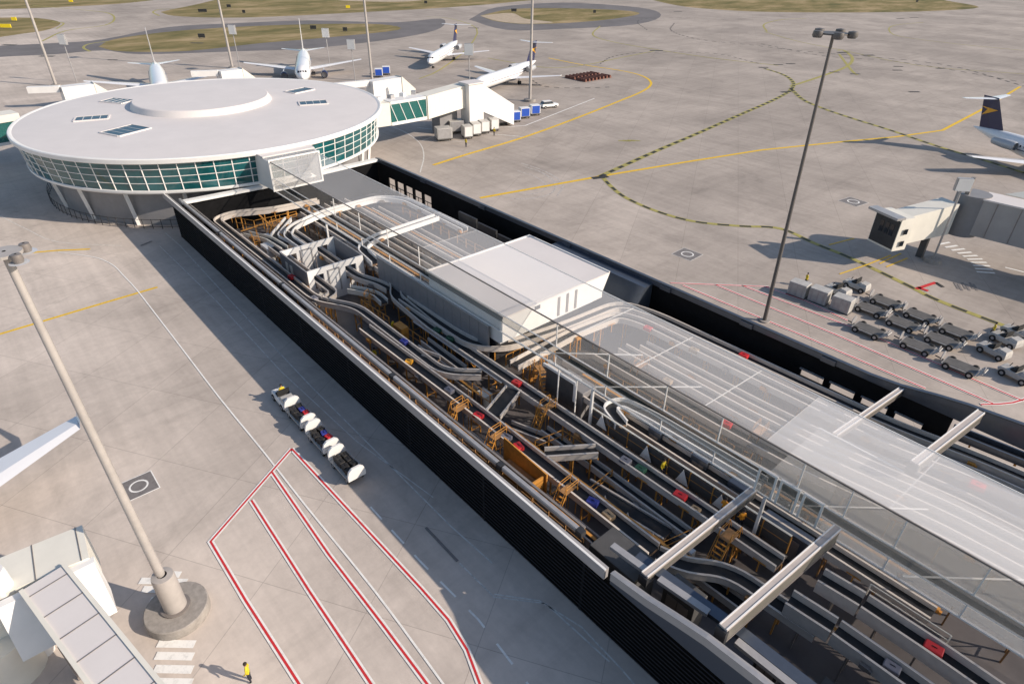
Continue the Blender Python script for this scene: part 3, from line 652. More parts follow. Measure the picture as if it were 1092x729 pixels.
conveyor('slanting cross belt with grey sides behind the orange platform', [(67.2, 6.3, 2.55), (69.5, 9.6, 2.55)], 0.8, legs=1.4)
conveyor('conveyor through the left opening of the screening room', [(17.0, 6.3, z1), (22, 6.35, z1), (31.2, 6.4, z1), (33.4, 6.4, z1), (34.0, 4.9, z1)], 0.7, r=1.0)
conveyor('conveyor through the right opening of the screening room', [(14, 10.4, z1), (22, 10.4, z1), (31.6, 10.4, z1), (34.4, 11.4, z1), (36.4, 11.6, z1)], 0.8, r=1.1)
conveyor('pale looping conveyor in front of the screening room', [(32.6, 8.6, 2.0), (34.2, 9.6, 2.0), (35.8, 10.2, 2.0), (37.8, 10.0, 2.0)], 0.7, r=1.0, gm='cream')
conveyor('short conveyor starting beside the worker left of the long middle one', [(43.4, 6.0, 1.3), (45.5, 6.4, 1.8), (51, 7.7, 2.3)], 0.7, r=1.0)
conveyor('white conveyor curving behind the screening room into the gallery shade', [(20, 9.2, z1), (15, 9.2, z1), (13.2, 11.0, 2.8), (12.6, 16, 3.4), (12.9, 24.5, 3.6), (16, 27.0, 3.6), (30, 27.2, 3.4)], 0.8, r=1.8, gm='white_paint', legs=0)
conveyor('white cross conveyor with a curved end under the glass gallery', [(31.5, 12.9, 3.6), (27.4, 13.2, 3.9), (26.4, 16, 4.2), (26.0, 25.6, 4.4)], 0.9, r=1.8, gm='white_paint', legs=0)
for k, (tt, a, c, lb) in enumerate(((14.6, 9, 42, 'left of all'), (16.6, 9, 42, 'second from the left'), (18.8, 8, 42, 'third from the left'), (21.0, 8, 42, 'fourth from the left'), (23.2, 14, 42, 'right of all'))):
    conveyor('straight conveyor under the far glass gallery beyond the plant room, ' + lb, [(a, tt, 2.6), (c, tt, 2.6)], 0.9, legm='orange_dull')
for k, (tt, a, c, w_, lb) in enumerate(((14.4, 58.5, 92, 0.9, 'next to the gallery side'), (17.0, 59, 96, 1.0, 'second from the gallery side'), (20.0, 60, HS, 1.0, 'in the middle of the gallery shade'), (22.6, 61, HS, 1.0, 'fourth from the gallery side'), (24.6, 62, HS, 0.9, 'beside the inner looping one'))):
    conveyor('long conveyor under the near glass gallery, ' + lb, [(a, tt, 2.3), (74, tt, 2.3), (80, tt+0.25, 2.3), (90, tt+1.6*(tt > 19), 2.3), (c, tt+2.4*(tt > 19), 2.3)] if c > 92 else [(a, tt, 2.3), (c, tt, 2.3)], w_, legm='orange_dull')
conveyor('hairpin conveyor seen through the gallery glass wall', [(80, 15.8, 3.0), (70, 15.6, 3.0), (67.2, 15.2, 3.0), (66.9, 13.8, 3.0), (69, 13.0, 3.0)], 0.9, r=1.2, gm='white_paint')
for k, (tt, a, j, c, lb) in enumerate(((8.3, 85.4, 88.6, HS, 'the nearest the louvred wall'), (11.2, 85.9, 88.9, HS, 'the one beside the gallery'))):
    conveyor('feeder conveyor section right of the deep roof beam, ' + lb, [(a+.6, tt-.1, 3.0), (j, tt+.1, 3.0)], 1.0, gh=.5, pan=.55, legs=2.2, legm='grey_metal')
    conveyor('feeder conveyor running out of frame at lower right, ' + lb, [(j+.15, tt+.1, 3.0), (j+4, tt+.15, 3.0), (c, tt-1.2, 3.0)], 1.0, gh=.5, pan=.55, legs=2.2, legm='grey_metal')
conveyor('dark conveyor along the foot of the far wall beyond the gallery edge', [(58.5, 29.9, 1.4), (77, 30.1, 1.4), (84, 31.0, 1.4), (92, 32.4, 1.4), (HS, 36.0, 1.4)], 0.7, gm='steel_blue', legs=4)
conveyor('dark sided conveyor under the right roof beam near the gallery edge', [(86.8, 31.8, 3.6), (91.5, 32.3, 3.6), (HS, 36, 3.6)], 0.9, gm='steel_blue', legs=3)
conveyor('dark conveyor at the far wall beside the narrow far roof beam', [(79, 29.4, 2.4), (84, 30.2, 2.4), (88, 30.9, 2.4), (100, 32.5, 2.4)], 0.8, gm='steel_blue', legs=3)
conveyor('sloping chute conveyor in the far corner by the dark end wall', [(9, 6.1, 1.7), (14, 7.2, 2.3), (18.5, 7.4, 2.4)], 0.7, r=1.0, gm='cream')
conveyor('short cross conveyor in the far corner left of the screening room', [(9.5, 12.0, 2.5), (13.5, 8.0, 2.2), (16.5, 8.4, 2.2)], 0.7, r=1.0, gm='white_paint')
conveyor('lower sorting conveyor beside the long middle one, with orange legs', [(46.5, 9.3, 1.5), (53, 9.2, 1.5)], 0.7, r=1.0)
conveyor('low sorting belt under the cross belt behind the orange platform', [(70.5, 7.4, 1.2), (77.5, 8.3, 1.2)], 1.1, gh=.15, legs=2.5)

for lab, pts, w_ in (('low conveyor between the near long belt and the diverter belt foot', [(46.5, 8.1, 1.1), (56, 8.2, 1.1)], .7),
                     ('low conveyor under the middle belt before the deep roof beam', [(78.6, 7.2, 1.0), (84.6, 7.4, 1.0)], .8),
                     ('lower parallel conveyor in front of the mesh barrier', [(64, 9.3, 1.2), (70, 9.4, 1.2), (79, 9.3, 1.2)], .6),
                     ('low return belt beside the wall side conveyor, far part', [(8, 5.3, 1.3), (31, 5.2, 1.3)], .6),
                     ('low return belt beside the near long belt, lower part', [(60, 4.2, .9), (76, 4.1, .9)], .6),
                     ('slanting low belt left of the cross belt by the orange rail', [(61.5, 7.6, 1.0), (65.0, 8.8, 1.0)], .7)):
    conveyor(lab, pts, w_, legs=2.4)
def tray(label, pts, m='orange'):
    P = [Vector(p) for p in pts]; r = thing('cable_tray', label, 'cable tray', P[0], 'cable trays in the hall')
    f = MB()
    for a, c in zip(P, P[1:]): f.bar(a, c, .22, .05)
    f.build('tray', m, r)
    for a, c in zip(P, P[1:]):
        n = max(1, int((c-a).length/3))
        for k in range(n):
            q = a+(c-a)*((k+.5)/n); MB().span((q.x-.03, q.y-.03, .03), (q.x+.03, q.y+.03, q.z-.03)).build('hanger', 'orange_dull', r)
tray('orange cable tray beside the wall side conveyor', [(8, 3.3, 2.0), (38, 3.3, 2.0), (60, 3.6, 2.0), (75, 3.6, 2.0)])
tray('orange cable tray between the two long belts, left half', [(39, 7.6, 2.2), (57.5, 7.5, 2.2)])
tray('orange cable tray between the two long belts, right half', [(62, 6.6, 2.2), (79, 6.6, 2.2)])
tray('grey cable tray above the low belts beside the middle long belt', [(44, 9.7, 2.6), (58, 9.75, 2.6)], 'light_metal')
tray('orange cable tray in the far corner behind the screening room', [(4.5, 9.8, 2.2), (20.5, 8.6, 2.2)])
tray('orange cable tray across the far corner', [(8, 14, 2.4), (9.2, 5.4, 2.4)])
tray('orange cable tray under the far glass gallery', [(10, 15.6, 3.0), (42, 15.6, 3.0)])
tray('second orange cable tray under the far glass gallery', [(10, 22.1, 3.0), (42, 22.1, 3.0)])
tray('orange cable tray under the near gallery roof', [(62, 15.9, 2.9), (90, 15.9, 2.9)])
tray('orange cable tray right of the deep roof beam by the hall floor', [(88, 9.8, 1.6), (110, 9.8, 1.6)])

# bags riding on the belts
def bag_proto(name, m, d):
    r = thing(name, 'x', 'suitcase', (0, 0, 0), 'bags on the belts', world=False)
    MB().box((0, 0, d[2]/2), d).build('case', m, r, bevel=0.06)
    f = MB(); f.bar((-.12, 0, d[2]+.03), (.12, 0, d[2]+.03), .03, .03); f.bar((-.12, 0, d[2]-.02), (-.12, 0, d[2]+.04), .03, .03); f.bar((.12, 0, d[2]-.02), (.12, 0, d[2]+.04), .03, .03)
    f.build('handle', 'bag_black', r); return r
used = {}
def bag(x, y, z, m, label, d=(0.85, 0.6, 0.36), a=0.1):
    p = at(x, y, z+0.2) if x is not None else Vector(y); k = (m, d)
    if k not in used: o = used[k] = bag_proto('suitcase', m, d); o.location = (p.x, p.y, z); o.rotation_euler = (0, 0, a)
    else: o = dup(used[k], (p.x, p.y, z), a)
    o['label'] = label
bag(436, 385, z1, 'gold', 'round orange bag on the long belt near the louvred wall', (0.7, 0.6, 0.3), .6)
bag(431, 364, z1, 'blue_bag', 'blue bag on the belt left of the orange one')
bag(510, 443, z1, 'red', 'red suitcase on the near long belt left of the diverter belt foot', a=0.2)
bag(553, 476, z1, 'red', 'red suitcase at the start of the orange platform', a=-0.2)
bag(632, 535, z1, 'blue_bag', 'purple blue bag on the near long belt right of the orange platform', a=.3)
bag(649, 549, z1, 'tan_bag', 'tan suitcase following the purple blue bag', a=-.1)
bag(551, 408, z1, 'red', 'dark red suitcase at the top of the diverter belt', a=.2)
bag(683, 500, z1, 'green_bag', 'green suitcase on the middle belt left of the standing worker')
bag(725, 529, z1, 'red', 'bright red suitcase on the middle belt below the standing worker', (0.95, 0.65, 0.42), .15)
bag(742, 542, z1, 'tan_bag', 'small mustard case behind the bright red suitcase', (0.7, 0.5, 0.25), .1)
bag(466, 352, z1, 'green_bag', 'dark green suitcase on the middle belt beside the partition wall')
bag(480, 361, z1, 'green_bag', 'green suitcase just after another on the middle belt', a=.4)
bag(667, 491, z1, 'grey_bag', 'grey suitcase on the middle belt by the mesh barrier end', a=.1)
bag(479, 416, z1, 'grey_bag', 'slate grey suitcase on the near belt left of the crossover stair')
bag(311, 295, z1, 'red', 'dark red bag on the wall side belt left of the screening room')
bag(335, 318, z1, 'grey_bag', 'grey bag on the wall side belt in front of the screening room')
bag(540, 466, z1, 'grey_bag', 'pale grey case on the near belt before the orange platform', a=.2)
bag(995, 692, 3.0, 'red', 'red suitcase on the feeder conveyor at lower right', (0.95, 0.65, 0.42), .1)
bag(951, 711, 3.0, 'grey_bag', 'lilac grey suitcase on the feeder conveyor nearest the louvred wall', a=.1)
bag(1042, 518, 3.1, 'red', 'red suitcase seen through the gallery roof at far right', (0.95, 0.65, 0.42), .1)
bag(793, 379, 3.3, 'red', 'small red suitcase on the outer loop conveyor near the tall mast foot', a=.1)
bag(912, 437, 2.4, 'red', 'red suitcase on the dark far conveyor near the narrow far beam', a=.1)
bag(691, 350, 3.2, 'red', 'pink red case on the inner loop beside the plant room gable', a=.1)
bag(775, 452, 2.3, 'red', 'faded red case below the gallery roof edge in the middle', a=.1)
bag(740, 373, 3.2, 'tan_bag', 'pale case on the inner looping conveyor under the glass roof', a=.1)
bag(712, 406, 2.3, 'tan_bag', 'tan case on a gallery shade conveyor behind the hairpin', a=.1)

# ------------------------------------------------------------------ orange railings, stairs, platforms
def railing(label, pts, h=1.05, sp=1.5, m='orange', base=None, mesh=False, gus=()):
    P = [Vector(p) for p in pts]; r = thing('guard_rail', label, 'railing', P[0], 'orange railings in the hall')
    f = MB()
    for i in range(len(P)-1):
        for k in (1.0, 0.55): f.bar(P[i]+Vector((0, 0, h*k)), P[i+1]+Vector((0, 0, h*k)), .045, .045)
    f.build('rail', m, r)
    for i in range(len(P)-1):
        L = (P[i+1]-P[i]).length; n = max(1, int(L/sp))
        for k in range(n + (i == len(P)-2)):
            q = P[i] + (P[i+1]-P[i])*(k/n); MB().span(q-Vector((.04, .04, 0)), q+Vector((.04, .04, h-.035))).build('post', m, r)
    if mesh:
        f = MB()
        for i in range(len(P)-1): f.bar(P[i]+Vector((0, 0, h*.48)), P[i+1]+Vector((0, 0, h*.48)), .02, h*.85)
        f.build('infill_panel', 'duct', r)
        MB().bar(P[0]+Vector((0, 0, h+.07)), P[-1]+Vector((0, 0, h+.07)), .16, .06).build('top_cap', 'cream', r)
    for q in gus:
        q = Vector(q); MB().add([q, q+Vector((1.1, 0, 0)), q+Vector((0.5, 0, 1.3)), q+Vector((0, .05, 0)), q+Vector((1.1, .05, 0)), q+Vector((0.5, .05, 1.3))], [(0, 1, 2), (5, 4, 3), (0, 3, 4, 1), (1, 4, 5, 2), (2, 5, 3, 0)]).build('gusset', 'white_paint', r)
    return r
railing('long orange framed mesh barrier with white gussets behind the standing worker', [(66.2, 12.55, 1.7), (83.8, 12.6, 1.7)], 1.6, 1.9, mesh=True, gus=((67.0, 12.3, 2.2), (71.6, 12.3, 2.0), (75.0, 12.3, 2.0), (78.2, 12.3, 2.0)))
railing('row of small orange posts along the near wall, far half', [(35.5, 2.6, 1.6), (54, 2.6, 1.6)], .85, 1.6, m='orange_dull')
railing('row of small orange posts along the near wall, near half', [(54.8, 2.7, 1.6), (74.6, 2.7, 1.6)], .85, 1.6, m='orange_dull')
railing('orange rail in the far corner under the white curved conveyor', [(4.5, 6.5, 1.0), (7.2, 8.0, 1.0), (7.6, 14, 1.0)], 1.6, 1.1)
railing('orange rail around the pit in front of the slanting cross belt', [(65.3, 7.0, 0.9), (65.8, 9.6, 0.9), (68.2, 9.7, 0.9)], 1.4, 1.1)
railing('orange rail around the low sorting belt', [(71.2, 9.6, .6), (71.4, 6.7, .6), (78.0, 7.0, .6), (78.6, 9.4, .6)], 1.3, 1.4, m='orange', gus=((72.3, 6.9, .9), (74.4, 6.9, .9), (76.6, 6.9, .9)))
railing('orange rail left of the diverter belt under the hooked conveyor end', [(56.2, 7.8, .7), (58.6, 7.9, .7), (58.9, 9.4, .7)], 1.8, 0.9)
railing('orange rail beside the looping conveyor in front of the screening room', [(36.3, 8.0, 1.2), (38.6, 8.1, 1.2), (41.5, 8.3, 1.2)], 1.3, 0.9)
railing('thin pale yellow rail beside the feeder conveyor at lower right', [(88.8, 12.6, 2.6), (93.2, 12.6, 2.6)], 1.0, 2.2, m='cream')
railing('orange rail behind the worker next to the orange cabinet', [(42.4, 8.9, 0.6), (47.4, 9.0, 0.6)], 1.5, 1.1)
railing('orange rail beside the plant room gable under the gallery', [(54.9, 12.9, 1.4), (54.9, 15.6, 1.4)], 1.2, 0.9)
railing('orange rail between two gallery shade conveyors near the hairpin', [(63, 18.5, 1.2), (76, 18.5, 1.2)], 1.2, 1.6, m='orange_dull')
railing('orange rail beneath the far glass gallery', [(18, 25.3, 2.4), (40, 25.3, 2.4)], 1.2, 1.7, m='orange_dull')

def crossover(label, c, rz, w=0.9, span=1.9, h=3.1, m='orange', z0=0.03):
    """stair over a belt: flights up both sides of a small platform, along local y"""
    r = thing('crossover_stair', label, 'stair', c, 'orange crossover stairs', world=False); r.rotation_euler = (0, 0, rz); r.scale = (.72, .74, .92)
    MB().span((-w/2, -span/2, h-.08), (w/2, span/2, h)).build('platform', 'orange_dull', r)
    for sg in (-1, 1):
        f = MB(); n = 8; run = 0.2
        for k in range(n):
            f.span((-w/2+.03, sg*(span/2+run*k)+sg*.01, h-.1-(k+1)*(h-.25)/n), (w/2-.03, sg*(span/2+run*(k+1)), h-.05-(k+1)*(h-.25)/n))
        for sx in (-w/2, w/2):
            f.bar((sx, sg*span/2, h-.1), (sx, sg*(span/2+run*n), z0+.1), .05, .16)
        f.build('stair_flight', m, r)
    for sx in (-w/2-.03, w/2+.03):
        f = MB(); y0 = span/2+1.55
        pts = [(sx, -y0, z0+1.1), (sx, -span/2, h+.8), (sx, span/2, h+.8), (sx, y0, z0+1.1)]
        for i in range(3): f.bar(pts[i], pts[i+1], .045, .045)
        for y_, za, zb in ((-y0, z0, z0+1.1), (-span/2, z0, h+.8), (span/2, z0, h+.8), (y0, z0, z0+1.1)): f.span((sx-.03, y_-.03, za), (sx+.03, y_+.03, zb))
        f.bar((sx, -span/2, h+.5), (sx, span/2, h+.5), .04, .04)
        f.build('handrail', m, r)
    return r
crossover('orange crossover stair over the near belt left of the red suitcase', (58.6, 4.6, 0), R(4), span=1.7)
crossover('orange crossover stair over the near belt just before the orange platform', (63.3, 4.8, 0), R(4), span=1.7)
crossover('orange crossover stair over the near belt right of the orange platform', (71.0, 4.9, 0), R(4), span=1.7)
crossover('orange crossover stair over the middle belt right of the diverter belt', (63.3, 10.3, 0), R(4), span=1.6)
crossover('orange crossover stair over the middle belt under the narrow roof beam', (80.9, 10.0, 0), R(0), span=1.6, w=1.1)
crossover('orange crossover stair under the gallery in front of the plant room gable', (58.9, 13.6, 0), R(70), span=1.7, m='orange')
crossover('orange crossover stair in the far corner behind the screening room', (12.5, 6.0, 0), R(80), span=1.4, h=2.6)
crossover('orange stair in the far corner next to the white portal side', (10.6, 9.6, 0), R(10), span=1.4, h=2.8)
crossover('orange stair over the looping conveyor ahead of the screening room', (35.9, 9.3, 0), R(30), span=1.2, h=2.4)
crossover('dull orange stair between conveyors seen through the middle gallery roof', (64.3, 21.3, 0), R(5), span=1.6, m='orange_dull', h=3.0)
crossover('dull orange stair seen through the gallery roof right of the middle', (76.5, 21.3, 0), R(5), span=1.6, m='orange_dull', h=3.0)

pf = thing('orange_platform', 'big orange plate platform with angled panels beside the near long belt', 'platform', (66, 3.8, 0))
MB().hull([(64.6, 4.3, 1.0), (69.3, 4.4, 1.0), (69.3, 4.5, 1.0), (64.6, 4.4, 1.0)], [(64.6, 4.3, 3.7), (69.3, 4.4, 3.2), (69.3, 4.5, 3.2), (64.6, 4.4, 3.7)]).build('back_panel', 'orange', pf)
MB().span((65.4, 3.2, 0.9), (68.9, 3.3, 2.7)).build('front_panel', 'orange', pf)
MB().span((65.4, 3.3, 2.0), (68.9, 4.25, 2.1)).build('deck', 'orange_dull', pf)
for s_ in (65.6, 68.6): MB().span((s_, 3.9, 0.03), (s_+.12, 4.02, 1.98)).build('leg', 'orange', pf)
MB().span((69.0, 3.1, 0.9), (69.1, 4.3, 3.0)).build('end_panel', 'orange', pf)
def cabinet(label, c, d, m, z=0.03):
    r = thing('equipment_cabinet', label, 'cabinet', (c[0], c[1], z), 'equipment cabinets in the hall')
    MB().box((c[0], c[1], z+d[2]/2), d).build('housing', m, r, bevel=.05)
    MB().span((c[0]-d[0]*.35, c[1]-d[1]/2-.04, z+d[2]*.15), (c[0]-.02, c[1]-d[1]/2-.005, z+d[2]*.85)).build('door', 'grey_metal' if m != 'orange' else 'orange_dull', r)
    MB().span((c[0]+.02, c[1]-d[1]/2-.04, z+d[2]*.15), (c[0]+d[0]*.35, c[1]-d[1]/2-.005, z+d[2]*.85)).build('door', 'grey_metal' if m != 'orange' else 'orange_dull', r)
cabinet('orange cabinet beside the worker by the middle belt', (43.1, 8.7), (1.6, .9, 1.5), 'orange', 0.6)
cabinet('dark grey duct housing at the bend of the near parapet', (77.9, 2.6), (3.6, 2.2, 4.2), 'duct')
cabinet('low dark housing right of the duct at the parapet bend', (81.6, 4.2), (2.2, 1.4, 3.0), 'duct')
cabinet('grey ramp shaped housing inside the orange rail, left of three', (73.3, 8.6), (1.7, 1.4, 1.0), 'duct')
cabinet('grey housing inside the orange rail, middle of three', (75.4, 8.7), (1.4, 1.4, 1.1), 'duct')
cabinet('grey housing inside the orange rail, right of three', (77.6, 9.2), (1.6, 1.4, 0.9), 'duct')
cabinet('large blue grey unit behind the wall foot at lower right', (91.5, 5.4), (4.0, 2.4, 1.6), 'duct')
cabinet('dark unit under the deep roof beam', (87.2, 4.6), (1.4, 1.2, 2.4), 'dark_metal')
cabinet('pale machine under the hooked conveyor end', (56.9, 8.6), (1.3, 1.0, 1.4), 'cream')
cabinet('long pale scanner housing seen through the gallery wall', (62.4, 14.6), (3.4, 1.8, 2.9), 'partition')
cabinet('white machine in the far corner below the curved conveyor', (12.0, 7.6), (2.2, 1.5, 1.9), 'white_paint')
cabinet('white machine behind the screening room back wall', (15.6, 6.4), (2.4, 1.2, 2.2), 'white_paint')
cabinet('grey machine between conveyors in the far corner', (18.6, 9.8), (2.0, 1.2, 1.8), 'partition')
cabinet('white flat unit on the floor inside the orange rail under the beam', (79.3, 8.4), (.6, .5, 1.2), 'white_paint')
cabinet('blue grey control unit right of the mesh barrier, first of four', (71.2, 14.9), (1.2, .9, 3.0), 'steel_blue')
cabinet('blue grey control unit behind the standing worker, second of four', (75.4, 14.9), (1.4, .9, 3.0), 'steel_blue')
cabinet('blue grey control unit near the gallery doors, third of four', (79.0, 14.6), (1.8, .9, 3.0), 'steel_blue')
cabinet('long dark blue grey unit under the gallery floor, fourth of four', (83.0, 13.9), (3.4, .9, 2.6), 'steel_blue')
# small steel gantry frames
fr = thing('cream_frame', 'cream framed barrier box under the gallery left of the mesh barrier', 'frame', (62, 12.6, 0))
f = MB()
f.span((59.8, 13.0, 4.0), (63.8, 13.2, 4.25)); f.span((63.6, 13.0, 2.2), (63.85, 13.2, 4.0)); f.span((59.8, 13.6, 4.0), (63.8, 13.8, 4.25)); f.build('frame', 'white_paint', fr)
MB().span((60.0, 13.25, 1.2), (63.5, 13.35, 3.9)).build('screen', 'duct', fr)

# ------------------------------------------------------------------ round terminal
RC = Vector((-25.5, 15.5, 0)); RR = 28.6
rt = thing('round_terminal', 'round white terminal building with a flat disc roof and a teal glass band', 'building', tuple(RC))
def ring(prof, name, m, n=144, a0=0.0, a1=2*math.pi, par=None, sm=True):
    return MB().lathe(prof, RC, n, a0, a1).build(name, m, par or rt, smooth=sm)
ring([(0.01, 10.62), (14.0, 10.62), (RR-.9, 10.55), (RR-.5, 10.52)], 'roof', 'roof_white')
ring([(RR-.5, 10.52), (RR-.3, 10.62), (RR+.0, 10.62), (RR+.12, 10.5), (RR+.08, 9.95), (RR-.2, 9.80), (RR-.8, 9.80)], 'roof_fascia', 'white_paint')
rc2 = RC + Vector((-3.2, 1.2, 0)) * 0
MB().lathe([(0.01, 11.62), (11.0, 11.60), (11.15, 11.5), (11.6, 10.6)], RC + Vector((-6.3, 1.0, 0)), 120).build('raised_roof', 'roof_white', rt)
ring([(RR-1.0, 6.0), (RR-.5, 9.97)], 'glass_band', 'teal_glass')
ring([(RR-1.1, 5.98), (RR-.85, 5.98), (RR-.8, 5.9), (RR-.85, 5.6), (RR-1.3, 5.3), (RR-3.5, 5.1)], 'sill_band', 'white_paint')
ring([(RR-3.4, 0.0), (RR-3.4, 5.3)], 'ground_floor_wall', 'partition')
f = MB(); NM = 76
for k in range(NM):
    a = 2*math.pi*k/NM; v = Vector((math.cos(a), math.sin(a), 0))
    f.bar(RC+v*(RR-.98)+Vector((0, 0, 6.0)), RC+v*(RR-.48)+Vector((0, 0, 9.96)), .13, .06)
for z in (7.0, 8.0, 9.0):
    q = RR-1.0+.5*(z-6)/3.97
    f.lathe([(q, z-.04), (q+.05, z-.04), (q+.05, z+.04), (q, z+.04)], RC, 144)
f.build('glazing_frame', 'white_paint', rt)
for k in range(20):
    a = 2*math.pi*(k+.35)/20; c, s_ = math.cos(a), math.sin(a)
    MB().bar(RC+Vector((c*(RR-3.3), s_*(RR-3.3), 0)), RC+Vector((c*(RR-2.5), s_*(RR-2.5), 5.2)), .45, .45).build('raking_column', 'white_paint', rt)
for px_, py_, L_, W_ in ((134, 139.5, 5.4, 4.4), (98, 126.4, 4.8, 3.0), (125, 108, 4.8, 3.0), (334, 110, 4.8, 3.2), (319.5, 97, 4.8, 3.0)):
    p = at(px_, py_, 10.6); v = p-RC; a = math.atan2(v.y, v.x)
    f = MB()
    M = Matrix.Rotation(a, 3, 'Z')
    for cx_, cy_, dx_, dy_ in ((0, W_/2, L_, .25), (0, -W_/2, L_, .25), (L_/2, 0, .25, W_-.25), (-L_/2, 0, .25, W_-.25)):
        q = p + M @ Vector((cx_, cy_, 0)); f.box((q.x, q.y, 10.66), (dx_, dy_, .2), a)
    o = f.build('skylight_frame', 'roof_white', rt)
    g = MB(); g.box((p.x, p.y, 10.64), (L_-.28, W_-.28, .1), a)
    g.build('skylight_pane', 'sky_glass', o)
    g = MB()
    for k in (-1, 0, 1):
        q = p + M @ Vector((k*L_/4, 0, 0)); g.box((q.x, q.y, 10.70), (.07, W_-.3, .04), a)
    g.build('glazing_bar', 'white_paint', o)
fe = thing('perimeter_fence', 'dark metal fence curving around the foot of the round terminal', 'fence', tuple(RC))
f = MB()
for k in range(60):
    a = R(165 + k*2.9); a2 = R(165 + (k+1)*2.9); p = RC+Vector((math.cos(a), math.sin(a), 0))*26.6; q = RC+Vector((math.cos(a2), math.sin(a2), 0))*26.6
    for z in (.3, 1.35): f.bar((p.x, p.y, z), (q.x, q.y, z), .05, .06)
    MB().span((p.x-.04, p.y-.04, 0), (p.x+.04, p.y+.04, 1.45)).build('post', 'dark_metal', fe)
f.build('rail', 'dark_metal', fe); 

# ------------------------------------------------------------------ aircraft
def airliner(name, label, L=38.0, half=14.2, r=1.7, ttail=True, loc=(0, 0, 0), rz=0.0, fin='navy', winglet=False, sweep=24, engr=0.85, finh=5.2, dih=.085):
    A = thing(name, label, 'airplane', loc, world=False); A.rotation_euler = (0, 0, rz)
    cz = r + 1.15; prof = []; ns = [(0, .02), (.012, .28), (.03, .5), (.06, .74), (.10, .92), (.14, 1), (.62, 1), (.72, .93), (.82, .72), (.9, .48), (.96, .25), (1.0, .06)]
    b = MB(); n = 20; k = 0; o = []
    for t, rr in ns:
        x = L/2 - t*L; lift = 0.0
        if t > .62: lift = (t-.62)/.38*r*0.75
        if t < .1: lift = -(.1-t)/.1*r*.25
        for i in range(n):
            a = 2*math.pi*i/n; o.append((x, r*rr*math.cos(a), cz+lift+r*rr*math.sin(a)))
    fs = []
    for j in range(len(ns)-1):
        for i in range(n): fs.append((j*n+i, j*n+(i+1) % n, (j+1)*n+(i+1) % n, (j+1)*n+i))
    fs += [tuple(range(n)), tuple((len(ns)-1)*n+i for i in range(n))]
    b.add(o, fs); b.build('fuselage', 'plane_white', A, smooth=True)
    g = MB()
    for sg in (-1, 1):
        x = L/2 - .17*L
        while x > L/2-.76*L:
            rr = r*1.004; a = R(20); g.box((x, sg*rr*math.cos(a), cz+rr*math.sin(a)), (.26, .03, .36)); x -= .82
    g.build('cabin_window_row', 'dark_glass', A)
    g = MB(); x0 = L/2-.042*L
    for yy in (-.62, -.2, .2, .62):
        g.box((x0 - abs(yy)*.5, yy*r*.75, cz+r*.38), (.5, .36*r*.6, .34), 0, R(35))
    g.build('cockpit_window', 'dark_glass', A)
    g = MB(); g.span((L/2-.76*L, -r*1.0-.012, cz-.1), (L/2-.16*L, -r*.9, cz+.02)); g.span((L/2-.76*L, r*.9, cz-.1), (L/2-.16*L, r*1.0+.012, cz+.02)); g.build('cheat_line', 'navy', A)
    for sg in (-1, 1):
        cr, ct = half*.36, half*.11; xr = L/2-.42*L + (0 if not ttail else -.06*L); dx = -half*math.tan(R(sweep)); zr = cz-r*.62; zt = zr+half*dih
        def sec(x, y, z, c, th): return [(x, y, z), (x-c*.35, y, z+th), (x-c, y, z+.02), (x-c*.45, y, z-th*.4)]
        b = MB(); b.hull(sec(xr, sg*r*.3, zr, cr, .42), sec(xr+dx*.98, sg*half, zt, ct, .14)); w_ = b.build('wing', 'plane_white', A, smooth=False)
        if winglet:
            MB().hull(sec(xr+dx*.98, sg*half, zt+.03, ct, .05), sec(xr+dx*.98-1.1, sg*(half+.75), zt+2.1, ct*.45, .03)).build('winglet', 'plane_white', w_)
        hs = half*.38; zs = (cz+r+finh-.25) if ttail else cz+r*.75; xs = -L/2+(1.6 if ttail else 4.4)
        if ttail: xs -= .3
        MB().hull(sec(xs+1.6, sg*.1, zs, 2.3 if ttail else 3.4, .12), sec(xs-.6, sg*hs, zs+(.05 if ttail else .6), 1.1, .05)).build('tailplane', 'plane_white', A)
        ex, ey, ez = (-L/2+.24*L, sg*(r+engr+.25), cz+r*.35) if ttail else (xr+1.2, sg*half*.33, zr-engr*.75)
        el = 4.6 if ttail else 3.6
        e = MB().lathe([(engr*.82, el/2), (engr, el/2-.3), (engr*1.02, 0), (engr*.75, -el/2), (engr*.5, -el/2-.3)], (ex, ey, ez), 18, axis='x').build('engine', 'plane_grey' if ttail else 'navy', A, smooth=True)
        MB().lathe([(.01, el/2-.35), (engr*.8, el/2-.3)], (ex, ey, ez), 18, axis='x').build('fan', 'fan_metal', e)
        if ttail: MB().box((ex, sg*(r*.8+.35), ez), (2.6, .8, .28)).build('pylon', 'plane_white', A)
        else: MB().box((ex-.8, ey, ez+engr*.9), (2.6, .25, .6)).build('pylon', 'plane_white', A)
        g = MB(); gx = xr-cr*.75
        for q in (-.28, .28): g.tube((gx, sg*2.5+q-.13, .48), (gx, sg*2.5+q+.13, .48), .48, n=12)
        wg = g.build('main_wheel', 'rubber', A); MB().tube((gx, sg*2.5, .5), (gx, sg*2.3, zr), .13).build('strut', 'light_metal', wg)
    g = MB(); gx = L/2-.12*L
    for q in (-.22, .22): g.tube((gx, q-.1, .36), (gx, q+.1, .36), .36, n=12)
    wg = g.build('nose_wheel', 'rubber', A); MB().tube((gx, 0, .4), (gx-.1, 0, cz-r*.7), .1).build('strut', 'light_metal', wg)
    b = MB(); z0 = cz+r*1.0; zt = cz+r+finh; xt = -L/2-.4 if ttail else -L/2-.2
    c0, c1 = (5.2, 3.3) if ttail else (6.0, 2.4); x0 = xt+(1.8 if ttail else 4.6)
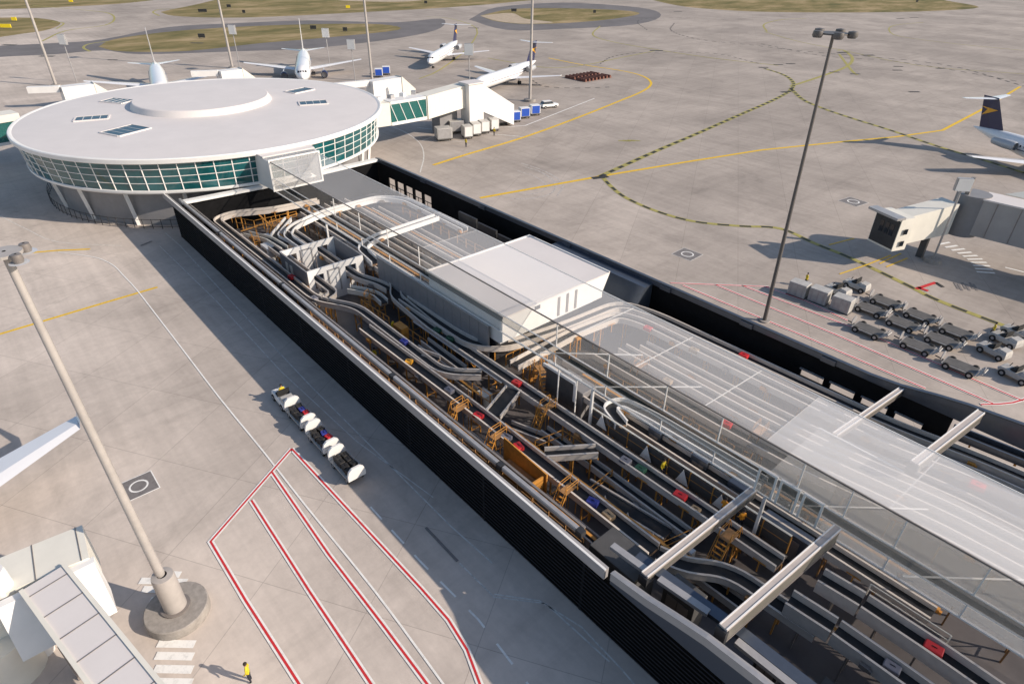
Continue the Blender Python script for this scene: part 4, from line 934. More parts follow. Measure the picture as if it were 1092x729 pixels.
    b.hull([(x0+c0, 0, z0-.35), (x0+c0*.4, .22, z0-.35), (x0-.2, 0, z0-.35), (x0+c0*.4, -.22, z0-.35)], [(xt+c1, 0, zt), (xt+c1*.4, .1, zt), (xt, 0, zt), (xt+c1*.4, -.1, zt)])
    fo = b.build('tail_fin', fin, A)
    if fin == 'navy':
        for sg in (-1, 1):
            zz = z0+(zt-z0)*.6; xm = (x0+xt)/2+1.2
            b = MB(); y_ = sg*.24
            b.add([(xm-1.7, y_, zz+.3), (xm+2.1, y_*.8, zz+.1), (xm-.9, y_, zz-1.3), (xm-.1, y_, zz-.1)], [(0, 1, 3), (1, 2, 3)]); b.build('fin_emblem', 'gold', fo)
    return A
airliner('airliner', 'white jet with navy tail taxiing on the far apron, nose towards the terminal', loc=(-97.5, 116.5, 0), rz=R(-51), L=37)
airliner('airliner', 'white jet with navy T tail parked behind the white stair tower', loc=(-53.5, 106.5, 0), rz=R(-69.5), L=37)
airliner('airliner', 'white jet with navy T tail and gold arrow cut off by the right frame edge', loc=(73.3, 131.2, 0), rz=R(-24), L=40, half=15.5, r=1.85, finh=5.6)
airliner('airliner', 'white twin jet parked nose towards the camera right behind the round terminal', loc=(-101.0, 67.5, 0), rz=R(-26.5), L=39, half=17.2, r=2.15, ttail=False, fin='plane_white', engr=1.0, finh=8.2)
airliner('airliner', 'pale twin jet whose nose is hidden behind the round terminal roof', loc=(-101.0, 27.0, 0), rz=R(-14), L=39, half=17.2, r=2.15, ttail=False, fin='plane_white', engr=1.0, finh=8.2)
airliner('airliner', 'airliner showing only its grey wing and winglet at the left frame edge', loc=(46.8, -37.3, 0), rz=R(-3), dih=.13, L=39, half=17.2, r=1.9, ttail=False, fin='plane_white', winglet=True, engr=1.0, finh=8.2)

# ------------------------------------------------------------------ jet bridges
jb = thing('jet_bridge', 'cream jet bridge with a teal glass section joining the round terminal', 'jet bridge', tuple(at(450, 140, 0)), 'jet bridges')
def wallbox(b, pts, z0, z1, th):
    b.sweep([Vector((p[0], p[1], z0)) for p in pts], [(-th/2, 0), (th/2, 0), (th/2, z1-z0), (-th/2, z1-z0)])
ja, jc, jd, je = Vector((-19.5, 41.5, 0)), Vector((-19.0, 46, 0)), Vector((-19.0, 54.2, 0)), Vector((-21.5, 66.5, 0))
def tunnel(a, c, z0, z1, w, name, m, par, zb=None, zt=None):
    a, c = Vector(a), Vector(c); d = (c-a).normalized(); nn = Vector((-d.y, d.x, 0))*w/2; zb = z0 if zb is None else zb; zt = z1 if zt is None else zt
    V = lambda p, z: Vector((p.x, p.y, z))
    return MB().hull([V(a-nn, z0), V(c-nn, zb), V(c+nn, zb), V(a+nn, z0)], [V(a-nn, z1), V(c-nn, zt), V(c+nn, zt), V(a+nn, z1)]).build(name, m, par)
tunnel(jc, jd, 5.4, 8.7, 3.0, 'glass_section', 'clear_teal', jb)
tunnel(ja, jc, 4.9, 9.1, 3.3, 'link', 'cream', jb)
tunnel(jc, jd, 4.8, 5.39, 3.2, 'floor_beam', 'white_paint', jb); tunnel(jc, jd, 8.71, 9.2, 3.2, 'roof', 'white_paint', jb)
tunnel(jd, je, 4.8, 9.2, 3.3, 'tunnel', 'cream', jb, 5.2, 9.6)
for k in range(5):
    q = jc + (jd-jc)*(k/4.0); q2 = jc + (jd-jc)*(min(1, k/4.0+.16)); MB().bar((q.x+1.56, q.y, 8.7), (q2.x+1.56, q2.y, 5.4), .08, .12).build('glazing_bar', 'white_paint', jb)
for k in range(9):
    q = jd + (je-jd)*((k+.5)/9.0); d = (je-jd).normalized(); nn = Vector((-d.y, d.x, 0)); 
    p = q - nn*1.66; MB().box((p.x, p.y, 7.3), (.05, .04, 3.6), math.atan2(d.y, d.x)).build('panel_rib', 'white_paint', jb)
for k in range(4):
    q = ja + (je-ja)*(.15+.11*k); MB().box((q.x-.3, q.y, 9.5), (.9, 1.1, .7), .3*k).build('roof_unit', 'light_metal' if k % 2 else 'white_paint', jb)
st = thing('stair_tower', 'white stair tower with a sloped stair casing at the end of the cream jet bridge', 'tower', (-18.5, 69, 0))
MB().span((-21.3, 65.6, 0), (-18.2, 69.4, 9.9)).build('shaft', 'white_paint', st)
MB().hull([(-21.2, 69.41, 4.0), (-18.4, 69.41, 4.0), (-17.4, 77.5, .2), (-20.2, 77.5, .2)], [(-21.2, 69.41, 9.6), (-18.4, 69.41, 9.6), (-17.4, 77.5, 4.6), (-20.2, 77.5, 4.6)]).build('stair_casing', 'white_paint', st)
MB().span((-21.6, 65.3, 9.91), (-17.9, 69.8, 10.15)).build('roof', 'roof_white', st)
MB().span((-24.6, 60.2, 0), (-21.6, 64.8, 4.6)).build('plant_base', 'partition', st)

jr = thing('jet_bridge', 'grey sided jet bridge with a dark windowed cab at the right frame edge', 'jet bridge', (70, 72, 0), 'jet bridges')
c0 = Vector((66.9, 66.9, 0)); c1 = Vector((70.6, 76.2, 0)); c2 = Vector((73.0, 75.4, 0)); ang = math.atan2((c1-c0).y, (c1-c0).x)
tunnel(c0, c0+(c1-c0)*.22, 2.6, 6.9, 3.9, 'cab', 'cream', jr)
q = c0 - (c1-c0).normalized()*.03
MB().box((q.x, q.y, 4.7), (.08, 3.7, 3.7), ang).build('cab_front', 'dark_metal', jr)
for k, yy in enumerate((-1.0, -.25, .6)):
    qq = q + Vector((-math.sin(ang)*yy, math.cos(ang)*yy, 0)) - (c1-c0).normalized()*.06
    MB().box((qq.x, qq.y, 5.2), (.05, .52, 1.5), ang).build('cab_window', 'dark_glass', jr)
MB().box((q.x-.3, q.y-.3, 7.05), (1.4, 4.6, .3), ang).build('cab_hood', 'light_metal', jr)
qr = c0 + (c1-c0)*.11 + Vector((math.sin(ang), -math.cos(ang), 0))*2.13
for zz in (3.6, 5.2): MB().box((qr.x, qr.y, zz), (.55, .06, .7), ang).build('side_window', 'dark_glass', jr)
tunnel(c0+(c1-c0)*.222, c1, 3.0, 6.8, 2.7, 'telescopic_tunnel', 'cream', jr, 3.4, 7.6)
MB().lathe([(0.01, 3.2), (2.0, 3.2), (2.0, 8.6), (0.01, 8.6)], (72.4, 78.4, 0), 20).build('rotunda', 'partition', jr, smooth=True)
tunnel((73.5, 78.9, 0), (112, 81.4, 0), 3.6, 8.3, 3.6, 'fixed_tunnel', 'fascia_grey', jr)
tunnel((73.5, 78.9, 0), (112, 81.4, 0), 8.31, 8.5, 3.8, 'tunnel_roof', 'roof_white', jr)
for k in range(14):
    p = Vector((75.5+2.6*k, 77.2+2.6*k*.066, 6.0)); MB().box(p, (.06, .06, 4.5)).build('panel_rib', 'grey_metal', jr)
for (s_, t_) in ((70.0, 74.2), (84, 79.6), (98, 80.5)): MB().span((s_-.4, t_-.4, 0), (s_+.4, t_+.4, 3.3)).build('support_leg', 'duct', jr)
MB().span((71.6, 76.9, 7.6), (72.1, 77.4, 10.8)).build('vent_stack', 'grey_metal', jr)
MB().add([(75, 81.0, 8.6), (80, 81.3, 8.6), (80.4, 84.6, 10.4), (75, 81.1, 8.5), (80, 81.4, 8.5), (80.4, 84.7, 10.3)], [(0, 1, 2), (5, 4, 3), (0, 3, 4, 1), (1, 4, 5, 2), (2, 5, 3, 0)]).build('roof_canopy', 'cream', jr)

jl = thing('jet_bridge', 'cream panelled jet bridge head with two tunnels at the lower left corner', 'jet bridge', (60, -24, 0), 'jet bridges')
A0, A1 = Vector((57.6, -21.9, 0)), Vector((56.6, -34, 0))
tunnel(A0, A1, 3.0, 6.0, 2.9, 'head_tunnel', 'cream', jl)
for k in range(5):
    q = A0 + (A1-A0)*(.03+k*.18); MB().box((q.x, q.y, 6.01), (2.92, .05, .05), math.atan2((A1-A0).y, (A1-A0).x)+R(90)).build('roof_seam', 'grey_metal', jl)
MB().hull([(59.0, -21.8, 2.9), (60.9, -21.9, 2.9), (60.9, -26.5, 2.9), (59.0, -26.5, 2.9)], [(59.02, -21.8, 5.9), (59.5, -21.9, 5.9), (59.5, -26.5, 5.9), (59.02, -26.5, 5.9)]).build('canopy_slope', 'white_paint', jl)
B0, B1 = Vector((59.2, -24.2, 0)), Vector((80.0, -20.2, 0))
tunnel(B0, B1, 3.2, 6.25, 1.95, 'side_tunnel', 'roof_white', jl)
d = (B1-B0).normalized(); nn = Vector((-d.y, d.x, 0))
for sg in (-1, 1):
    MB().bar(B0+nn*sg*1.05+Vector((0, 0, 6.2)), B1+nn*sg*1.05+Vector((0, 0, 6.2)), .22, .26).build('roof_edge', 'cream', jl)
for k in range(11):
    q = B0 + (B1-B0)*((k+.4)/11); MB().bar(q-nn*.95+Vector((0, 0, 6.262)), q+nn*.95+Vector((0, 0, 6.262)), .05, .03).build('roof_seam', 'grey_metal', jl)
q = at(10, 638, 5.0); MB().lathe([(0.01, 7.3), (.5, 7.3), (.55, 7.1), (.55, 0)], (q.x, q.y, 0), 20).build('round_column', 'white_paint', jl, smooth=True)
MB().lathe([(0.01, 3.0), (1.6, 3.0), (1.6, 0.0)], (58.4, -27.5, 0), 20).build('rotunda_base', 'cream', jl, smooth=True)
MB().span((60.9, -24.9, 0), (61.5, -24.3, 3.2)).build('support_leg', 'grey_metal', jl)
MB().span((74.5, -22.4, 0), (75.2, -21.2, 3.2)).build('support_leg', 'grey_metal', jl)
# pier fragments at the left edge of the round terminal and behind it
lb = thing('pier_link', 'low cream glass sided pier link left of the round terminal', 'building', tuple(at(0, 165, 0)), 'pier links')
pa, pb = at(-60, 150, 6), at(22, 136, 6)
tunnel((pa.x, pa.y, 0), (pb.x, pb.y, 0), 4.4, 7.6, 3.4, 'glass_side', 'clear_teal', lb)
tunnel((pa.x, pa.y, 0), (pb.x, pb.y, 0), 7.61, 8.8, 3.8, 'roof', 'cream', lb); tunnel((pa.x, pa.y, 0), (pb.x, pb.y, 0), 3.9, 4.39, 3.8, 'floor_beam', 'white_paint', lb)
for (x, y, L_, lab) in ((84, 99, 7, 'white stair casing behind the left rim of the round roof'), (246, 82, 6, 'white stair casing beside the mast behind the round roof'), (410, 92, 9, 'white sloped stair casing between the parked twin jet and the cream jet bridge')):
    p = at(x, y, 3.0); r_ = thing('stair_casing', lab, 'stair', (p.x, p.y, 0), 'white stair casings')
    MB().box((p.x, p.y, 2.4), (3.2, L_, 4.8), R(4)).build('casing', 'white_paint', r_)
    MB().hull([(p.x-1.5, p.y+L_/2, 0), (p.x+1.5, p.y+L_/2, 0), (p.x+1.5, p.y+L_/2+4, 0), (p.x-1.5, p.y+L_/2+4, 0)], [(p.x-1.5, p.y+L_/2, 5.1), (p.x+1.5, p.y+L_/2, 5.1), (p.x+1.5, p.y+L_/2+4, 1.6), (p.x-1.5, p.y+L_/2+4, 1.6)]).build('ramp_cover', 'cream', r_)
    tunnel((p.x, p.y-L_/2, 0), (p.x-(3 if x < 300 else 2), p.y-L_/2-(6 if x < 300 else 12), 0), 3.6, 5.0, 1.2, 'walkway', 'white_paint', r_)

# ------------------------------------------------------------------ masts and sign posts
def mast(label, p, h, r0, r1, m, base=(1.0, .5), heads=0, thick=0, dark=False, tip=None, hr=1.25, hl=1.0):
    r = thing('light_mast', label, 'light mast', (p.x, p.y, 0), 'apron light masts')
    MB().lathe([(.01, base[1]), (base[0]*.97, base[1]), (base[0], base[1]-.05), (base[0], 0)], (p.x, p.y, 0), 32).build('plinth', 'concrete_block', r, smooth=True)
    if thick:
        MB().lathe([(thick, base[1]), (thick*.98, 3.6), (thick*.93, 3.75), (r0, 3.8)], (p.x, p.y, 0), 24).build('sleeve', m, r, smooth=True)
        MB().lathe([(thick*1.3, base[1]+.01), (thick*1.3, base[1]+.12), (thick, base[1]+.12)], (p.x, p.y, 0), 24).build('flange', 'grey_metal', r)
    tq = Vector((p.x, p.y, h)) if tip is None else at(tip[0], tip[1], h)
    MB().tube((p.x, p.y, base[1]), tq, r0, r1, 16).build('pole', m, r, smooth=True); p = tq
    if heads:
        MB().lathe([(.08, h-.1), (hr*.8, h-.05), (hr*.8, h+.08), (.08, h+.1)], (p.x, p.y, 0), 20).build('head_ring', m, r)
        for k in range(heads):
            a = 2*math.pi*k/heads+.4; q = Vector((p.x+hr*math.cos(a), p.y+hr*math.sin(a), h))
            l = MB().lathe([(.05, .35*hl), (.45*hl, .28*hl), (.52*hl, -.1), (.40*hl, -.28)], q, 14).build('floodlight', 'mast_dark' if dark else 'grey_metal', r, smooth=True)
            MB().lathe([(.01, -.25), (.4, -.25)], q, 14).build('lens', 'lamp_glass', l)
    return r
mast('tall thick pale light mast on a round concrete plinth at lower left', at(191, 654, 0), 24.2, .28, .17, 'mast', (1.85, .75), 4, .66, tip=(5, 270), hr=.85, hl=.45)
mast('tall slim dark light mast rising beside the far parapet at right', at(815, 342, 0), 29.3, .22, .13, 'mast_dark', (.6, .15), 5, dark=True, tip=(889, 36), hr=1.5, hl=.85)
mast('light mast standing behind the parked jet left of the white car', at(565, 108, 0), 33, .38, .25, 'mast', (1.5, .6), 6)
mast('light mast rising between the parked twin jet and the stair tower', at(397, 87, 0), 33, .38, .25, 'mast', (1.2, .5), 6)
mast('leaning looking light mast behind the middle of the round roof', at(248, 73, 0), 33, .38, .25, 'mast', (1.2, .5), 6)
mast('light mast behind the left rim of the round roof', at(60, 92, 0), 33, .38, .25, 'mast', (1.2, .5), 6)
def signpost(label, p, h, w=2.2, hh=2.6, foot=False):
    r = thing('sign_post', label, 'sign', (p.x, p.y, 0), 'white stand sign posts')
    MB().tube((p.x, p.y, 0), (p.x, p.y, h), .13).build('pole', 'light_metal', r)
    MB().box((p.x, p.y, h), (.5, w, hh), R(-50)).build('sign_panel', 'light_metal', r)
    MB().box((p.x+.22, p.y-.25, h), (.06, w*.96, hh*.95), R(-50)).build('sign_face', 'white_paint', r)
    if foot: MB().lathe([(.01, .5), (1.0, .5), (1.1, 0)], (p.x, p.y, 0), 12).build('foot', 'concrete_block', r)
signpost('white sign panel on a pole above the left rim of the round roof', at(82, 88, 0), 11)
signpost('white sign panel on a pole behind the middle of the round roof', at(256, 73, 0), 11)
signpost('white sign panel on a pole right of the parked twin jet nose', at(352, 72, 0), 10)
signpost('white sign panel on a pole in front of the white ramp cover', at(379, 88, 0), 10)
signpost('white sign panel on a pole beside the stair tower', at(501, 95, 4), 13)
signpost('tilted grey white sign box on a pole beside the right jet bridge cab', at(994, 279, 0), 10.6, 1.8, 1.6, True)

# ------------------------------------------------------------------ ground equipment
def wheels(b_, xs, ys, r, w, root, name='wheel'):
    for x in xs:
        for y in ys:
            o = MB().tube((x, y-w/2, r), (x, y+w/2, r), r, n=14).build(name, 'rubber', root)
            MB().tube((x, y-w/2-.01, r), (x, y+w/2+.01, r), r*.5, n=10).build('rim', 'light_metal', o)
def cart_proto():
    r = thing('baggage_cart', 'x', 'baggage cart', (0, 0, 0), 'carts of the baggage train', world=False)
    MB().span((-1.55, -.72, .5), (1.55, .72, .62)).build('deck', 'gse_grey', r)
    for sx in (-1, 1):
        b = MB(); ys = [(-.75, .62), (.75, .62), (.75, 1.1), (.62, 1.5), (.35, 1.72), (-.35, 1.72), (-.62, 1.5), (-.75, 1.1)]
        b.add([(sx*1.5, y, z) for y, z in ys] + [(sx*1.68, y, z) for y, z in ys], [tuple(range(8)), tuple(range(15, 7, -1))] + [(i, (i+1) % 8, 8+(i+1) % 8, 8+i) for i in range(8)])
        b.build('end_board', 'white_paint', r)
    MB().span((-1.45, -.70, 1.1), (1.45, -.66, 1.16)).build('side_bar', 'light_metal', r)
    wheels(None, (-1.1, 1.1), (-.62, .62), .27, .16, r)
    MB().bar((1.6, 0, .45), (2.35, 0, .42), .08, .08).build('tow_bar', 'dark_metal', r)
    return r
def tug_proto(name='baggage_tractor', bodym='white_paint'):
    r = thing(name, 'x', 'tractor', (0, 0, 0), 'baggage tractors', world=False)
    MB().hull([(-1.45, -.68, .35), (1.45, -.68, .35), (1.45, .68, .35), (-1.45, .68, .35)], [(-1.4, -.66, .95), (1.4, -.62, .88), (1.4, .62, .88), (-1.4, .66, .95)]).build('body', bodym, r, bevel=.06)
    MB().hull([(-1.38, -.6, .96), (-.45, -.6, .96), (-.45, .6, .96), (-1.38, .6, .96)], [(-1.3, -.52, 1.2), (-.6, -.5, 1.25), (-.6, .5, 1.25), (-1.3, .52, 1.2)]).build('engine_cover', 'gse_grey', r)
    MB().span((.0, -.55, .96), (.5, .55, 1.1)).build('seat', 'rubber', r); MB().span((-.12, -.55, .96), (0, .55, 1.55)).build('backrest', 'rubber', r)
    MB().tube((.95, -.25, .9), (.82, -.25, 1.3), .04).build('steering_column', 'dark_metal', r)
    for y in (-.5, .5): MB().lathe([(.02, 0), (.11, .03), (.11, .1)], (1.42, y, .6), 10, axis='x').build('headlight', 'lamp_glass', r)
    wheels(None, (-.95, .95), (-.62, .62), .34, .22, r)
    return r
tp = tug_proto(); hd = 180
tp.location = (44.9, -5.0, 0); tp.rotation_euler = (0, 0, R(178)); tp['label'] = 'white baggage tractor pulling three loaded carts in the shade edge beside the hall'
cp = cart_proto(); cp.location = (48.3, -5.0, 0); cp.rotation_euler = (0, 0, R(180)); cp['label'] = 'first baggage cart behind the white tractor with one red case'
dup(cp, (52.4, -5.02, 0), R(180), 'middle baggage cart of the train with two red cases')
dup(cp, (56.5, -5.05, 0), R(180), 'last baggage cart of the train loaded with black bags only')
k = 0
names = ('first', 'middle', 'last')
for ci, s_ in enumerate((48.3, 52.4, 56.5)):
    for bi, (dx, dy, m_, w) in enumerate(((-.95, -.3, 'bag_black', 'black bag at the front left'), (-.35, -.32, 'bag_black', 'black bag second on the left'), (.3, -.28, 'bag_black', 'black bag third on the left'), (.95, -.3, 'bag_black', 'black bag at the rear left'), (-.9, .32, 'bag_black', 'black bag at the front right'), (-.25, .3, 'blue_bag' if ci < 2 else 'bag_black', 'bag near the middle right'), (.4, .36, 'red' if ci < 2 else 'bag_black', 'case right of the middle'), (1.05, .25, 'red' if ci == 1 else 'bag_black', 'bag at the rear right'))):
        d_ = (.58, .52, .5); kk = (m_, d_); lab = w + ' of the ' + names[ci] + ' cart load'
        if kk not in used:
            o = used[kk] = bag_proto('suitcase', m_, d_)
        else: o = dup(used[kk], (0, 0, 0))
        o.location = (s_+dx, -5.02+dy, .63); o.rotation_euler = (0, 0, rnd.uniform(-.3, .3)); o['label'] = lab
        o['group'] = 'bags loaded on the cart train'
def dolly_proto():
    r = thing('container_dolly', 'x', 'dolly', (0, 0, 0), 'empty container dollies at right', world=False)
    MB().span((-1.45, -.85, .42), (1.45, .85, .52)).build('frame', 'gse_grey', r)
    MB().span((-1.35, -.75, .525), (1.35, .75, .56)).build('roller_deck', 'gse_dark', r)
    MB().add([(1.5, -.8, .5), (1.5, .8, .5), (1.95, .45, .95), (1.95, -.45, .95), (1.56, -.8, .46), (1.56, .8, .46), (2.0, .45, .9), (2.0, -.45, .9)], [(0, 1, 2, 3), (7, 6, 5, 4), (0, 4, 5, 1), (1, 5, 6, 2), (2, 6, 7, 3), (3, 7, 4, 0)]).build('end_board', 'gse_grey', r)
    MB().lathe([(.01, 0), (.5, .02), (.5, .08), (.01, .1)], (-1.72, 0, .8), 16, axis='x').build('spare_disc', 'light_metal', r)
    MB().lathe([(.01, 0), (.42, .02), (.42, .08), (.01, .1)], (1.75, .1, .8), 16, axis='x').build('spare_disc', 'light_metal', r)
    wheels(None, (-1.0, 1.0), (-.82, .82), .33, .2, r)
    MB().bar((-1.5, 0, .4), (-2.3, 0, .5), .08, .08).build('tow_bar', 'dark_metal', r)
    return r
dl = [(929, 329), (945, 321), (927, 351), (963, 344), (981.5, 336), (979, 368), (1005, 362), (1020.5, 353), (1025, 390)]
dn = ['front dolly of the middle row, beside the grey crates', 'front dolly of the rear row, nearest the jet bridge cab', 'front dolly of the near row, beside the red lines', 'second dolly of the middle row', 'second dolly of the rear row', 'second dolly of the near row', 'third dolly of the middle row', 'third dolly of the rear row', 'last dolly of the near row, nearest the frame corner']
dp = dolly_proto()
for i, (x, y) in enumerate(dl):
    p = at(x, y, .5); o = dp if i == 0 else dup(dp, (0, 0, 0)); o.location = (p.x, p.y, 0); o.scale = (1.05, 1.12, 1.05); o.rotation_euler = (0, 0, R(-1.5 + rnd.uniform(-2, 2))); o['label'] = dn[i]
def crate_proto():
    r = thing('cargo_container', 'x', 'container', (0, 0, 0), 'grey cargo crates at right', world=False)
    MB().span((-1.05, -.75, .1), (1.05, .75, 1.75)).build('body', 'gse_grey', r, bevel=.05)
    for x in (-.7, 0, .7): MB().span((x-.04, -.79, .15), (x+.04, -.752, 1.7)).build('rib', 'light_metal', r)
    MB().span((-1.12, -.8, 0), (1.12, .8, .09)).build('pallet', 'gse_dark', r)
    return r
kp = crate_proto()
for i, (x, y, lab) in enumerate(((851, 312, 'leftmost grey cargo crate by the dark slim mast'), (873, 319, 'middle grey cargo crate of the row of three'), (897, 328, 'rightmost grey cargo crate next to the dollies'))):
    p = at(x, y, 0.3); o = kp if i == 0 else dup(kp, (0, 0, 0)); o.location = (p.x, p.y, 0); o.rotation_euler = (0, 0, R(3)); o['label'] = lab
tg = tug_proto(bodym='gse_grey'); tg2 = None
for i, (x, y, a, lab) in enumerate(((893, 312, 170, 'grey tractor parked behind the rightmost cargo crate'), (913, 306, 175, 'grey tractor behind the dolly nearest the jet bridge cab'), (1059, 376, 165, 'grey tractor right of the dollies, nearest the standing worker'), (1072, 364, 160, 'grey tractor behind another at the right frame edge'), (1083, 401, 165, 'grey tractor cut by the right frame edge, nearest the red corner'), (1084, 357, 165, 'rearmost tractor at the right frame edge'))):
    p = at(x, y, .3); o = tg if i == 0 else dup(tg, (0, 0, 0)); o.location = (p.x, p.y, 0); o.rotation_euler = (0, 0, R(a)); o['label'] = lab
# containers and cars by the stair tower
def uld_proto(name, label_group, m1, m2, d):
    r = thing(name, 'x', 'container', (0, 0, 0), label_group, world=False)
    MB().hull([(-d[0]/2, -d[1]/2, .5), (d[0]/2, -d[1]/2, .5), (d[0]/2, d[1]/2, .5), (-d[0]/2, d[1]/2, .5)], [(-d[0]/2, -d[1]/2, .5+d[2]), (d[0]/2, -d[1]/2, .5+d[2]), (d[0]/2, d[1]/2, .5+d[2]), (-d[0]/2, d[1]/2, .5+d[2])]).build('body', m1, r, bevel=.06)
    MB().span((d[0]/2+.003, -d[1]*.42, .6), (d[0]/2+.05, d[1]*.42, .4+d[2])).build('curtain', m2, r)
    MB().span((-d[0]/2, -d[1]/2, .38), (d[0]/2+.2, d[1]/2, .49)).build('trolley', 'gse_dark', r)
    wheels(None, (-d[0]*.32, d[0]*.32), (-d[1]*.4, d[1]*.4), .2, .14, r)
    return r
u1 = uld_proto('cargo_container', 'pale containers under the jet bridge', 'gse_grey', 'light_metal', (2.6, 3.2, 2.1))
u2 = uld_proto('cargo_container', 'pale containers under the jet bridge', 'gse_grey', 'white_paint', (2.4, 1.9, 2.1))
u3 = uld_proto('cargo_container', 'blue and white containers near the white car', 'white_paint', 'blue_panel', (1.8, 2.3, 1.9))
def place(o, x, y, a, lab, first=False):
    p = at(x, y, .6); q = o if first else dup(o, (0, 0, 0)); q.location = (p.x, p.y, 0); q.rotation_euler = (0, 0, R(a)); q['label'] = lab
place(u1, 473, 146, -20, 'large pale container nearest the round terminal', True)
place(u1, 486, 138, -20, 'large pale container behind the leftmost one')
place(u1, 501, 133, -20, 'large pale container against the stair tower foot')
place(u2, 498, 144, -20, 'small white fronted container, left end of the row of four', True)
place(u2, 507, 141, -20, 'small white fronted container, second from the left')
place(u2, 516, 138.5, -20, 'small white fronted container, third from the left')
place(u2, 526, 136, -20, 'small white fronted container, right end of the row of four')
place(u3, 549, 127, -20, 'blue curtained container, left of the three', True)
place(u3, 559, 123, -20, 'blue curtained container, middle of the three')
place(u3, 570, 120, -20, 'blue curtained container nearest the white car')
place(u3, 404, 80, -30, 'blue curtained container far left beside the light mast')
place(u3, 412, 77.5, -30, 'blue curtained container right of another beside the light mast')
place(u1, 536, 129, -20, 'open pale container between the white and blue ones')
car = thing('parked_car', 'white pickup style car parked beyond the blue containers', 'car', (0, 0, 0), world=False); p = at(585.5, 113.5, .3); car.location = (p.x, p.y, 0); car.rotation_euler = (0, 0, R(75))
MB().hull([(-2.3, -.9, .4), (2.3, -.9, .4), (2.3, .9, .4), (-2.3, .9, .4)], [(-2.25, -.85, 1.05), (2.2, -.82, .98), (2.2, .82, .98), (-2.25, .85, 1.05)]).build('body', 'white_paint', car, bevel=.08)
MB().hull([(-2.1, -.8, 1.06), (.9, -.8, 1.06), (.9, .8, 1.06), (-2.1, .8, 1.06)], [(-1.8, -.68, 1.62), (.35, -.68, 1.62), (.35, .68, 1.62), (-1.8, .68, 1.62)]).build('cabin_glass', 'dark_glass', car)
MB().span((-1.85, -.7, 1.625), (.4, .7, 1.7)).build('roof', 'white_paint', car, bevel=.03); wheels(None, (-1.45, 1.45), (-.82, .82), .34, .22, car)
p0 = at(628, 84, 0); k = 0
ords = ('first', 'second', 'third', 'fourth', 'fifth', 'sixth', 'seventh', 'eighth')
for i in range(8):
    for j in range(2):
        q = p0 + Vector((-3.4 + j*4.6, -4.6 + i*1.55, 0)); o = MB()
        o.hull([(q.x-2, q.y-.45, 0), (q.x+2, q.y-.45, 0), (q.x+2, q.y+.45, 0), (q.x-2, q.y+.45, 0)], [(q.x-1.9, q.y-.2, .8), (q.x+1.9, q.y-.2, .8), (q.x+1.9, q.y+.2, .8), (q.x-1.9, q.y+.2, .8)])
        tag(o.build('apron_barrier', 'dirt'), 'brown red barrier on the far apron, %s from the left in the %s row' % (ords[i], 'front' if j else 'back'), 'barrier', 'stacked brown barriers')
for x, y, w, m_, lab in ((6, 28.5, 6, 'yellow_sign', 'yellow taxiway sign on the left grass island'), (75.5, 1.5, 3, 'yellow_sign', 'small yellow sign at the top left grass edge'), (15, 21, 3, 'yellow_sign', 'small round yellow sign behind the long yellow one'), (371, 8, 3, 'yellow_sign', 'yellow sign on the grass above the parked twin jet'), (216, 12, 6, 'dark_metal', 'long dark sign on the upper grass strip'), (244, 7, 3, 'dark_metal', 'dark sign at the top of the upper grass strip'), (260, 13, 2, 'dark_metal', 'small dark sign right on the upper grass strip'), (215, 39, 3.5, 'dark_metal', 'square dark sign on the middle grass island'), (334, 30, 3.5, 'dark_metal', 'square dark sign right of the tail on the middle grass island'), (368, 32, 2.5, 'dark_metal', 'small dark sign near the right tip of the middle grass island'), (454, 3, 2.5, 'dark_metal', 'tiny dark sign on the top grass strip'), (548, 11.5, 4, 'dark_metal', 'dark sign beside the sandy patch'), (634, 13, 2, 'dark_metal', 'small dark sign on the small grass island'), (978, 1.5, 2, 'dark_metal', 'tiny dark sign on the top right grass')):
    p = at(x, y, .8); r = thing('taxiway_sign', lab, 'sign', (p.x, p.y, 0), 'taxiway signs', world=False); r.rotation_euler = (0, 0, R(50))
    MB().box((0, 0, 1.1), (w*.75, .35, 1.4)).build('sign_panel', m_, r); MB().box((-w*.25, 0, .2), (.2, .2, .4)).build('foot', 'grey_metal', r); MB().box((w*.25, 0, .2), (.2, .2, .4)).build('foot', 'grey_metal', r)

